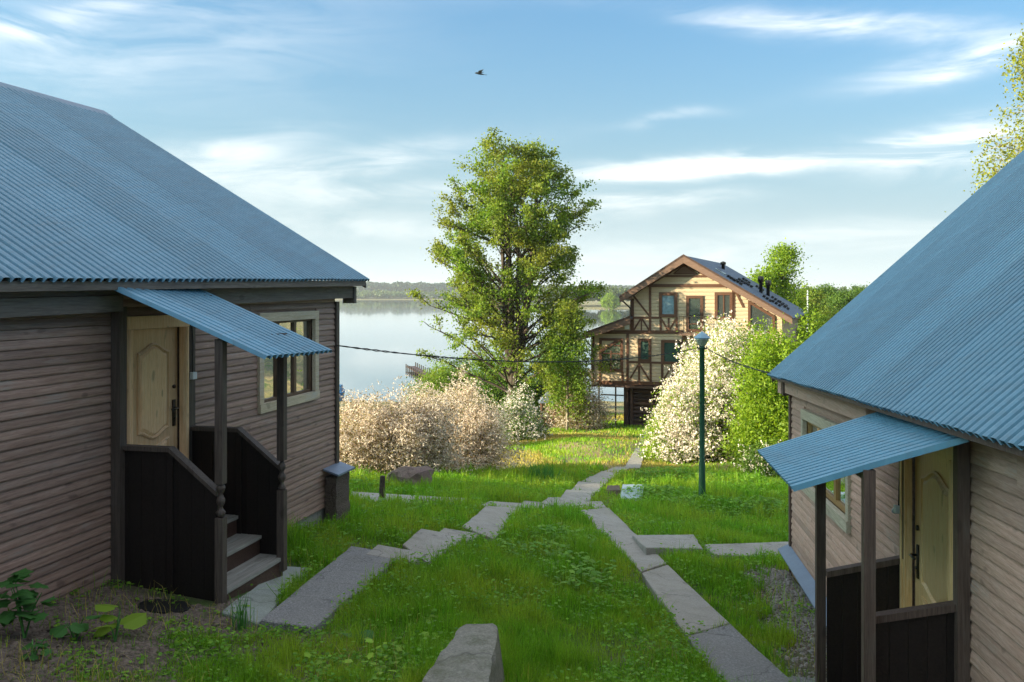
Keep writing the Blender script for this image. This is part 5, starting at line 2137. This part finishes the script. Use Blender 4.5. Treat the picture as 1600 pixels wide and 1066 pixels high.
    # shade trees up the slope on the left, out of the picture
    for i, (x, y, h) in enumerate(((-44, -20, 15), (-41, 9.0, 16), (-40, 3.5, 16), (-42, -1, 17), (-40, -6, 16), (-43, -11, 18), (-41, -16, 17),)):
        e = lambda g: float(np.interp(g, [0, 0.2, 0.5, 0.8, 1.0], [1.6, 3.4, 4.0, 3.2, 1.0]))
        if i == 0:
            first = tree('tree', (x, y, Hs(x, y)), h, e, 'broad leafy tree beyond the left cabin', group='trees beyond the left cabin', seed=70, trunk_r=0.25, stems=2, limbs=60, subs=6, nleaf=26000, leaf=0.26, h0=0.08, bush=0.5, sublen=1.4)
        else:
            c = first.copy()
            COL.objects.link(c)
            c.location = (x, y, Hs(x, y))
            c.rotation_euler = (0, 0, i * 1.3)
            c.scale = (h / 13,) * 3
            for ch in first.children:
                d = ch.copy()
                COL.objects.link(d)
                d.parent = c


plants()


# far woods as masses
def woods(name, pts, hts, wid, n_each, leaf, mat, label, seed):
    rs = np.random.default_rng(seed)
    C = []
    for (x, y, z), h, w in zip(pts, hts, wid):
        d = rs.normal(size=(n_each, 3))
        d /= np.linalg.norm(d, axis=1)[:, None]
        d[:, 2] = np.where(d[:, 2] < -0.2, -d[:, 2] * 0.5, d[:, 2])
        r = rs.uniform(0.7, 1.0, (n_each, 1))
        C.append(d * r * np.array([w, w, h * 0.55]) + np.array([x, y, z + h * 0.45]))
    V, Fq = leaf_quads(np.concatenate(C), leaf, 0.8, 0.35, rs)
    o = link(name, np_mesh(name, V, [Fq], mat))
    props(o, label, None, None, 'stuff')
    return o


def far_shores():
    rs = np.random.default_rng(91)
    # wood on the near tongue of land, right of the tall tree
    pts, hts, wid = [], [], []
    for i in range(300):
        y = rs.uniform(720, 860)
        px = rs.uniform(860, 1420)
        x = (px - CX) / F * y
        h = rs.uniform(13, 19)
        pts.append((x, y, -12)); hts.append(h); wid.append(rs.uniform(3.5, 6))
    woods('far_wood', pts, hts, wid, 260, 2.0, LEAF_F, 'green wood along the far shore right of the tall tree', 92)
    pts, hts, wid = [], [], []
    for i in range(420):
        y = rs.uniform(1640, 1800)
        px = rs.uniform(380, 1000)
        x = (px - CX) / F * y
        pts.append((x, y, Hs(x, y))); hts.append(rs.uniform(7, 13)); wid.append(rs.uniform(7, 14))
    woods('far_wood', pts, hts, wid, 150, 4.0, LEAF_F, 'low wood on the distant shore at the left', 93)
    pts, hts, wid = [], [], []
    for i in range(520):
        y = rs.uniform(2000, 2400)
        px = rs.uniform(300, 1100)
        x = (px - CX) / F * y
        hump = 10 * math.exp(-((px - 600) / 130) ** 2) + 4
        pts.append((x, y, -6)); hts.append(20 + hump * 0.8 + rs.uniform(-1.5, 1.5)); wid.append(rs.uniform(14, 24))
    woods('far_forest', pts, hts, wid, 130, 7.0, LEAF_FD, 'blue-green forest ridge beyond the distant shore', 94)
    # lone willow on the sand spit
    Y = 655
    x = (953 - CX) / F * Y
    e = lambda g: float(np.interp(g, [0, 0.3, 0.6, 0.85, 1.0], [4.5, 7.5, 7.2, 4.5, 1.0]))
    tree('willow_tree', (x, Y, -11.7), 9.0, e, 'lone round willow standing on the sandy spit', seed=95, trunk_r=0.3, stems=3, limbs=50, subs=5, nleaf=14000, leaf=0.9, leafm=LEAF_Y, h0=0.05, bush=1.0, sublen=2.5)
    # small far house and pole at the right
    c = px3(1334, 474, 210)
    m = MB()
    z0 = -14
    m.hexa([(c.x + a, c.y + b, z0) for a, b in ((-3, -3), (3, -3), (3, 3), (-3, 3))] + [(c.x + a, c.y + b, c.z + 0.6) for a, b in ((-3, -3), (3, -3), (3, 3), (-3, 3))])
    hs = empty('house', (c.x, c.y, z0), 'tiny pale house among far trees above the right tin roof', 'house')
    m.build('wall', CREAM, hs)
    m = MB()
    m.prism([(c.x - 3.3, c.y - 3.3, c.z + 0.6), (c.x + 3.3, c.y - 3.3, c.z + 0.6), (c.x, c.y - 3.3, c.z + 2.2)], [(c.x - 3.3, c.y + 3.3, c.z + 0.6), (c.x + 3.3, c.y + 3.3, c.z + 0.6), (c.x, c.y + 3.3, c.z + 2.2)])
    m.build('roof', SHINGLE, hs)
    c = px3(1262, 452, 75)
    m = MB()
    m.tube([(c.x, c.y, Hs(c.x, c.y)), (c.x, c.y, c.z)], [0.09, 0.06], 6)
    props(m.build('utility_pole', WHITEP, None), 'thin pale pole in front of the trees right of the cottage', 'pole')


far_shores()


# ------------------------------------------------------------------ grass, weeds, litter
def vnoise(x, y, s, seed):
    """cheap smooth noise 0..1"""
    r = np.random.default_rng(seed)
    T = r.uniform(0, 1, (64, 64))
    u, v = x * s, y * s
    i, j = np.floor(u).astype(int), np.floor(v).astype(int)
    fx, fy = u - i, v - j
    fx, fy = fx * fx * (3 - 2 * fx), fy * fy * (3 - 2 * fy)
    a = T[i % 64, j % 64] * (1 - fx) + T[(i + 1) % 64, j % 64] * fx
    b = T[i % 64, (j + 1) % 64] * (1 - fx) + T[(i + 1) % 64, (j + 1) % 64] * fx
    return a * (1 - fy) + b * fy


def wall_mask(x, y):
    """inside a cabin footprint"""
    m = np.zeros(len(x), bool)
    for f, s in ((FL, 8.0), (FR, 7.0)):
        dx, dy = x - f.o[0], y - f.o[1]
        t = dx * f.u[0] + dy * f.u[1]
        r = dx * f.nrm[0] + dy * f.nrm[1]
        m |= (t > -0.05) & (r < 0.03)
    return m


def bare(x, y):
    """1 where soil is bare: the strip along the left cabin, the rubble along the right one"""
    dx, dy = x - FL.o[0], y - FL.o[1]
    t = dx * FL.u[0] + dy * FL.u[1]
    r = dx * FL.nrm[0] + dy * FL.nrm[1]
    a = (t > 4.4) & (r < 1.5 + (vnoise(x, y, 2.0, 5) - 0.5) * 0.9)
    b1 = (t > 3.0) & (t <= 4.8) & (r < 1.1)
    dx, dy = x - FR.o[0], y - FR.o[1]
    t = dx * FR.u[0] + dy * FR.u[1]
    r = dx * FR.nrm[0] + dy * FR.nrm[1]
    b = (t > -0.2) & (t < 5.0) & (r < 0.55 + t * 0.05 + (vnoise(x, y, 2.2, 6) - 0.5) * 0.5)
    c = (t >= 4.6) & (r < 0.8)
    return (a | b1 | b | c).astype(float)


def scatter(n, y0, y1, xl, xr, power=1.6, seed=1):
    """points in a trapezoid that widens with distance, denser near the camera"""
    rs = np.random.default_rng(seed)
    u = rs.uniform(0, 1, n)
    k = 2 - power
    if abs(k) < 1e-6:
        y = y0 * (y1 / y0) ** u
    else:
        y = (y0 ** k + u * (y1 ** k - y0 ** k)) ** (1 / k)
    x = rs.uniform(xl, xr, n) * y
    return x, y, rs


def blades(name, x, y, hgt, wid, mat, label, rs, lean=0.45):
    n = len(x)
    z = H(x, y) - 0.01
    az = rs.uniform(0, 2 * np.pi, n)
    ld = rs.uniform(0, 2 * np.pi, n)
    lm = np.abs(rs.normal(size=n)) * lean * hgt
    wx, wy = np.cos(az) * wid * 0.5, np.sin(az) * wid * 0.5
    lx, ly = np.cos(ld) * lm, np.sin(ld) * lm
    B = np.stack([x, y, z], 1)
    W = np.stack([wx, wy, np.zeros(n)], 1)
    M = B + np.stack([lx * 0.35, ly * 0.35, hgt * 0.58], 1)
    T = B + np.stack([lx, ly, hgt * np.clip(1 - 0.3 * (lm / hgt) ** 2, 0.5, 1)], 1)
    V = np.stack([B - W, B + W, M + W * 0.8, M - W * 0.8, T], 1).reshape(-1, 3)
    i = np.arange(n) * 5
    q = np.stack([i, i + 1, i + 2, i + 3], 1)
    t = np.stack([i + 3, i + 2, i + 4], 1)
    o = link(name, np_mesh(name, V, [q, t], mat))
    props(o, label, None, None, 'stuff')
    return o


def keep(x, y, shrink=0.02):
    m = ~wall_mask(x, y)
    for p in PATH_POLYS:
        m &= ~in_poly(x, y, p, shrink)
    # cottage footprint
    dx, dy = x - FC.o[0], y - FC.o[1]
    t = dx * FC.u[0] + dy * FC.u[1]
    r = dx * FC.nrm[0] + dy * FC.nrm[1]
    m &= ~((t > 1.7) & (t < 12) & (r < -0.5))
    # inside the porches
    for f, a, b, rr in ((FL, 3.2, 4.95, 1.1), (FR, 5.7, 7.3, 0.7)):
        dx, dy = x - f.o[0], y - f.o[1]
        t = dx * f.u[0] + dy * f.u[1]
        r = dx * f.nrm[0] + dy * f.nrm[1]
        m &= ~((t > a) & (t < b) & (r < rr))
    return m


def grass():
    # main lawn
    x, y, rs = scatter(620000, 4.6, 27.0, -0.62, 0.50, 1.75, 101)
    d1 = vnoise(x, y, 1.1, 11)
    d2 = vnoise(x, y, 3.7, 12)
    br = bare(x, y)
    dens = np.clip(0.35 + 1.1 * d1 * (0.5 + d2), 0, 1) * (1 - 0.96 * br)
    near_left = (x < -0.06 * y - 0.4) & (y < 7.6)
    dens = np.where(near_left, dens * 0.75, dens)
    m = (rs.uniform(0, 1, len(x)) < dens) & keep(x, y)
    x, y, d1, d2, nl = x[m], y[m], d1[m], d2[m], near_left[m]
    n = len(x)
    d3 = vnoise(x, y, 0.55, 14)
    h = (0.05 + 0.20 * d1 * d2 + 0.09 * d3) * rs.uniform(0.45, 1.5, n)
    tuft = vnoise(x, y, 5.0, 13) > 0.68
    h = np.where(tuft, h * 1.6, h)
    h = np.where(nl, h * 0.55, h)
    h = h * np.clip(0.9 + (y - 10) * 0.02, 0.8, 1.1)
    nearp = np.zeros(n, bool)
    for p in PATH_POLYS:
        nearp |= in_poly(x, y, p, -0.30)
    h = np.where(nearp & (y > 9), h * 0.6, h)
    w = np.maximum(0.0045, 0.00062 * y) * rs.uniform(0.7, 1.5, n)
    blades('grass', x, y, h, w, GRASSM, 'lush green grass between the paths', rs)
    xd, yd, rs3 = scatter(9000, 4.8, 22.0, -0.60, 0.48, 1.75, 141)
    mm = keep(xd, yd, 0.0) & (vnoise(xd, yd, 1.3, 44) > 0.45)
    xd, yd = xd[mm], yd[mm]
    blades('dry_stalks', xd, yd, rs3.uniform(0.08, 0.24, len(xd)), np.maximum(0.004, 0.0005 * yd), GRASSY, 'dead straw-coloured stalks among the green grass', rs3, 0.8)
    # small flat leaves of clover and plantain between the blades
    xc, yc, rs2 = scatter(150000, 4.6, 26.0, -0.62, 0.50, 1.75, 131)
    cl = vnoise(xc, yc, 1.7, 33) * 0.6 + vnoise(xc, yc, 6.0, 34) * 0.4
    mm = (cl > 0.47) & keep(xc, yc) & (bare(xc, yc) < 0.5)
    xc, yc, cl = xc[mm], yc[mm], cl[mm]
    nc = len(xc)
    zc = H(xc, yc) + rs2.uniform(0.02, 0.17, nc) * np.where((xc < -0.06 * yc - 0.4) & (yc < 7.6), 0.45, 1.0)
    V, Fq = leaf_quads(np.stack([xc, yc, zc], 1), 1.0, 0.8, 0.35, rs2)
    V = V.reshape(nc, 4, 3)
    ctr = V.mean(1, keepdims=True)
    sc = (0.022 + 0.0022 * yc)[:, None, None]
    V = (V - ctr) * sc * np.array([1, 1, 0.45]) + ctr
    props(link('ground_cover', np_mesh('ground_cover', V.reshape(-1, 3), [Fq], WEED)), 'clover and small leafy weeds mixed through the lawn', None, None, 'stuff')
    # far slope, short and partly dry
    x, y, rs = scatter(150000, 24.0, 62.0, -0.32, 0.30, 1.5, 102)
    d = vnoise(x, y * 0.4, 0.8, 15)
    m = keep(x, y, 0.0) & (rs.uniform(0, 1, len(x)) < np.clip(1.5 - 1.9 * d, 0.35, 1))
    x, y = x[m], y[m]
    n = len(x)
    dry = vnoise(x, y * 0.5, 0.45, 16) + rs.normal(size=n) * 0.12 > 0.43
    h = (0.07 + 0.10 * vnoise(x, y, 0.7, 17)) * rs.uniform(0.6, 1.3, n)
    w = 0.0009 * y * rs.uniform(0.7, 1.4, n)
    for mk, mat, lb, nm in ((~dry, GRASSM, 'short green grass on the slope below the cottage', 'grass'), (dry, GRASSY, 'short yellowish grass on the slope below the cottage', 'dry_grass')):
        blades(nm, x[mk], y[mk], h[mk], w[mk], mat, lb, rs)


grass()


def chips(name, n, region, mat, label, size, seed, thick=0.2):
    rs = np.random.default_rng(seed)
    x, y = region(rs, n)
    m = keep(x, y, 0.02)
    x, y = x[m], y[m]
    n = len(x)
    s = size * rs.lognormal(0, 0.45, n)
    C = np.stack([x, y, H(x, y) + s * thick * 0.3], 1)
    base = np.array([[1, 0, 0], [0.2, 0.8, 0], [-0.9, 0.35, 0], [-0.6, -0.7, 0], [0.5, -0.75, 0]])
    k = len(base)
    ang = rs.uniform(0, 2 * np.pi, n)
    ca, sa = np.cos(ang), np.sin(ang)
    tx, ty = rs.normal(size=n) * 0.25, rs.normal(size=n) * 0.25
    V = []
    for lvl in (0, 1):
        for bb in base:
            q = bb * (1 if lvl == 0 else 0.72) * (1 + 0.0)
            px_ = (q[0] * ca - q[1] * sa) * s * rs.uniform(0.8, 1.2, n)
            py_ = (q[0] * sa + q[1] * ca) * s * 0.7 * rs.uniform(0.8, 1.2, n)
            pz_ = px_ * tx + py_ * ty + (s * thick if lvl else -s * thick * 0.5)
            V.append(np.stack([px_, py_, pz_], 1) + C)
    V = np.stack(V, 1).reshape(-1, 3)
    i = np.arange(n)[:, None] * (2 * k)
    top = i + np.arange(k, 2 * k)[None, :]
    sides = np.concatenate([i + np.array([[j, (j + 1) % k, k + (j + 1) % k, k + j]]) for j in range(k)], 0)
    o = link(name, np_mesh(name, V, [top, sides], mat))
    props(o, label, None, None, 'stuff')


def reg_left(rs, n):
    t = rs.uniform(4.6, 8.6, n)
    r = 0.04 + np.abs(rs.normal(size=n)) * 0.75
    return FL.o[0] + FL.u[0] * t + FL.nrm[0] * r, FL.o[1] + FL.u[1] * t + FL.nrm[1] * r


def reg_right(rs, n):
    t = rs.uniform(-0.1, 5.4, n)
    r = 0.05 + np.abs(rs.normal(size=n)) * 0.34
    return FR.o[0] + FR.u[0] * t + FR.nrm[0] * r, FR.o[1] + FR.u[1] * t + FR.nrm[1] * r


def reg_near(rs, n):
    y = rs.uniform(4.8, 7.6, n)
    x = rs.uniform(-0.6, -0.12, n) * y
    return x, y


chips('leaf_litter', 26000, reg_left, LITTER, 'dead leaves and bark bits along the left cabin', 0.017, 111, 0.18)
chips('rubble', 5200, reg_right, RUBBLE, 'small stones and rubble at the foot of the right cabin', 0.014, 112, 0.45)
chips('leaf_litter', 5200, reg_right, LITTER, 'dead leaves and soil crumbs among the rubble of the right cabin', 0.014, 114, 0.2)
chips('leaf_litter', 5000, reg_near, LITTER, 'brown bits of dead leaves in the thin grass at the bottom', 0.014, 113, 0.15)


def lobed_leaf(C, U, Wd, N, s, lobes=5, dep=0.68):
    """a maple/burdock style leaf outline as triangle fan: returns verts, faces"""
    k = lobes * 2
    vs = [C]
    for i in range(k + 1):
        a = -math.pi * 0.86 + 2 * math.pi * 0.86 * i / k
        r = s * (1.0 if i % 2 == 0 else dep) * (0.75 + 0.25 * math.cos(a))
        vs.append(C + U * (math.cos(a) * r + s * 0.35) + Wd * math.sin(a) * r + N * (-0.18 * r * abs(math.sin(a))))
    return vs, [(0, i, i + 1) for i in range(1, k + 1)]


def weed_patch(n, pts, mat, name, label, seed, size=(0.05, 0.09), height=(0.06, 0.22)):
    R = random.Random(seed)
    m = MB()
    for (x, y, rad) in pts:
        for _ in range(n):
            a = R.uniform(0, 2 * math.pi)
            q = rad * math.sqrt(R.random())
            px_, py_ = x + math.cos(a) * q, y + math.sin(a) * q
            g = Hs(px_, py_)
            h = R.uniform(*height) * (1.15 - 0.5 * q / rad)
            c = Vector((px_, py_, g + h))
            yaw = R.uniform(0, 2 * math.pi)
            tilt = R.uniform(-0.5, 0.15)
            U = Vector((math.cos(yaw) * math.cos(tilt), math.sin(yaw) * math.cos(tilt), math.sin(tilt)))
            W = Vector((-math.sin(yaw), math.cos(yaw), R.uniform(-0.3, 0.3))).normalized()
            N = U.cross(W).normalized()
            if N.z < 0:
                N = -N
            s = R.uniform(*size)
            m.add(*lobed_leaf(c, U, W, N, s * 0.5, 5))
            m.tube([(px_, py_, g - 0.02), c], [0.003, 0.002], 3, False)
    return m.build(name, mat, None)


def weeds():
    def P(px, py, r):
        p = gp(px, py)
        return (p.x, p.y, r)
    o = weed_patch(110, [P(835, 860, 0.9), P(870, 850, 0.4), P(845, 880, 0.6), P(900, 900, 0.5), P(905, 925, 0.4)], WEED, 'weeds', '', 1, (0.06, 0.13), (0.10, 0.30))
    props(o, 'broad-leaved weeds standing in the middle of the lawn', None, None, 'stuff')
    o = weed_patch(420, [P(1150, 760, 1.3), P(1060, 750, 1.2), P(1190, 800, 0.8), P(1030, 780, 0.9), P(1110, 800, 1.0)], WEED, 'weeds', '', 2, (0.08, 0.15), (0.12, 0.34))
    props(o, 'nettles and leafy weeds around the foot of the lamp post', None, None, 'stuff')
    o = weed_patch(46, [P(560, 760, 0.6), P(545, 800, 0.5), P(620, 800, 0.6), P(690, 800, 0.6)], WEED, 'weeds', '', 3, (0.08, 0.16), (0.08, 0.22))
    props(o, 'leafy weeds beside the corner of the left cabin', None, None, 'stuff')
    o = weed_patch(20, [P(700, 985, 0.28), P(630, 1045, 0.35), P(560, 1040, 0.4), P(670, 1020, 0.2), P(1375, 900, 0.01)], WEED_L, 'weeds', '', 4, (0.05, 0.11), (0.05, 0.16))
    props(o, 'lime green lobed weeds beside the low concrete wall', None, None, 'stuff')
    o = weed_patch(22, [P(1165, 960, 0.3), P(1130, 900, 0.35), P(1240, 960, 0.3)], WEED, 'weeds', '', 5, (0.05, 0.10), (0.05, 0.2))
    props(o, 'small leafy weeds between the right path and cabin', None, None, 'stuff')
    R = random.Random(44)
    pts = []
    for _ in range(230):
        yy = R.uniform(5.0, 8.0)
        pts.append((R.uniform(-0.5, 0.2) * yy, yy, 0.12))
    o = weed_patch(9, pts, WEED, 'ground_cover', '', 6, (0.028, 0.055), (0.015, 0.06))
    props(o, 'clover-like ground cover across the bottom of the lawn', None, None, 'stuff')
    # bushy young plant by the left wall
    def potless(px, py, h, rad, n, s, mat, label, name, seed):
        p = gp(px, py)
        R = random.Random(seed)
        o = empty(name, p, label, 'plant')
        st = MB()
        stems = []
        for i in range(max(3, n // 9)):
            a = R.uniform(0, 2 * math.pi)
            t = p + Vector((math.cos(a) * rad * R.uniform(0.2, 0.8), math.sin(a) * rad * R.uniform(0.2, 0.8), h * R.uniform(0.6, 1)))
            st.tube([p, p.lerp(t, 0.5) + Vector((0, 0, h * 0.1)), t], [0.008, 0.006, 0.003], 4, False)
            stems.append(t)
        st.build('stem', WEED_D, o)
        for i in range(n):
            t = stems[i % len(stems)]
            g = R.uniform(0.35, 1.05)
            c = p.lerp(t, g) + Vector((0, 0, h * 0.05))
            yaw = R.uniform(0, 2 * math.pi)
            tilt = R.uniform(-0.5, 0.3)
            U = Vector((math.cos(yaw) * math.cos(tilt), math.sin(yaw) * math.cos(tilt), math.sin(tilt)))
            W = Vector((-math.sin(yaw), math.cos(yaw), R.uniform(-0.3, 0.3))).normalized()
            N = U.cross(W).normalized()
            if N.z < 0:
                N = -N
            m = MB()
            m.add(*lobed_leaf(c + U * rad * 0.25, U, W, N, s * R.uniform(0.35, 0.6), 6, 0.9 if 'broad' in label or 'burdock' in label else 0.74))
            m.build('leaf', mat, o)
    potless(38, 1000, 0.50, 0.16, 40, 0.17, WEED_D, 'bushy green plant growing against the left cabin wall', 'leafy_plant', 11)
    potless(118, 1003, 0.18, 0.13, 9, 0.15, WEED_D, 'low broad-leaved plant in the dead leaves, left of the burdock', 'leafy_plant', 12)
    potless(180, 1003, 0.22, 0.16, 5, 0.24, WEED_L, 'small burdock with one lime and one grey-green leaf', 'burdock', 13)
    potless(50, 1035, 0.14, 0.12, 9, 0.11, WEED_D, 'small seedling at the bottom left below the bushy plant', 'leafy_plant', 14)
    potless(562, 1002, 0.12, 0.14, 4, 0.22, WEED_D, 'dark broad-leaved burdock left of the low wall', 'burdock', 15)
    potless(692, 985, 0.16, 0.22, 14, 0.13, WEED_L, 'lime green lobed plant at the far end of the low wall', 'leafy_plant', 16)
    potless(1080, 1050, 0.10, 0.10, 6, 0.08, WEED_L, 'tiny lime plant at the lower edge of the right path', 'leafy_plant', 17)
    # iris-like tuft in the far grass
    for (px, py, n, h, rad, lab, nm, mat) in ((848, 752, 150, 0.50, 0.42, 'dark green iris clump in the sunlit grass', 'iris_clump', WEED_D), (378, 985, 46, 0.30, 0.08, 'grass tuft at the corner of the left landing slab', 'grass_tuft', WEED_D)):
        p = gp(px, py)
        rs = np.random.default_rng(px)
        x = p.x + rs.normal(size=n) * rad * 0.5
        y = p.y + rs.normal(size=n) * rad * 0.35
        hh = h * rs.uniform(0.6, 1.1, n)
        o = blades(nm, x, y, hh, np.full(n, 0.022 if px > 500 else 0.007), mat, lab, rs, 0.35)
        o['kind'] = 'thing'
        o['category'] = 'plant'


weeds()


# ------------------------------------------------------------------ haze over the lake
def haze():
    m = bpy.data.materials.new('haze_air')
    m.use_nodes = True
    nt = m.node_tree
    nt.nodes.clear()
    out = nt.nodes.new('ShaderNodeOutputMaterial')
    v = nt.nodes.new('ShaderNodeVolumePrincipled')
    v.inputs['Color'].default_value = (0.86, 0.93, 1.0, 1)
    v.inputs['Density'].default_value = 0.00015
    v.inputs['Anisotropy'].default_value = 0.2
    nt.links.new(v.outputs[0], out.inputs['Volume'])
    X, Y0, Y1, Z0, Z1 = 3200, -60, 6200, -16, 40
    mb = MB().hexa([(-X, Y0, Z0), (X, Y0, Z0), (X, Y1, Z0), (-X, Y1, Z0), (-X, Y0, Z1), (X, Y0, Z1), (X, Y1, Z1), (-X, Y1, Z1)])
    o = mb.build('haze', m, None)
    o['kind'] = 'stuff'
    o['label'] = 'thin evening haze over the lake'


haze()
SC.cycles.max_bounces = 6
SC.cycles.transparent_max_bounces = 6
SC.cycles.volume_bounces = 0
SC.cycles.use_denoising = True
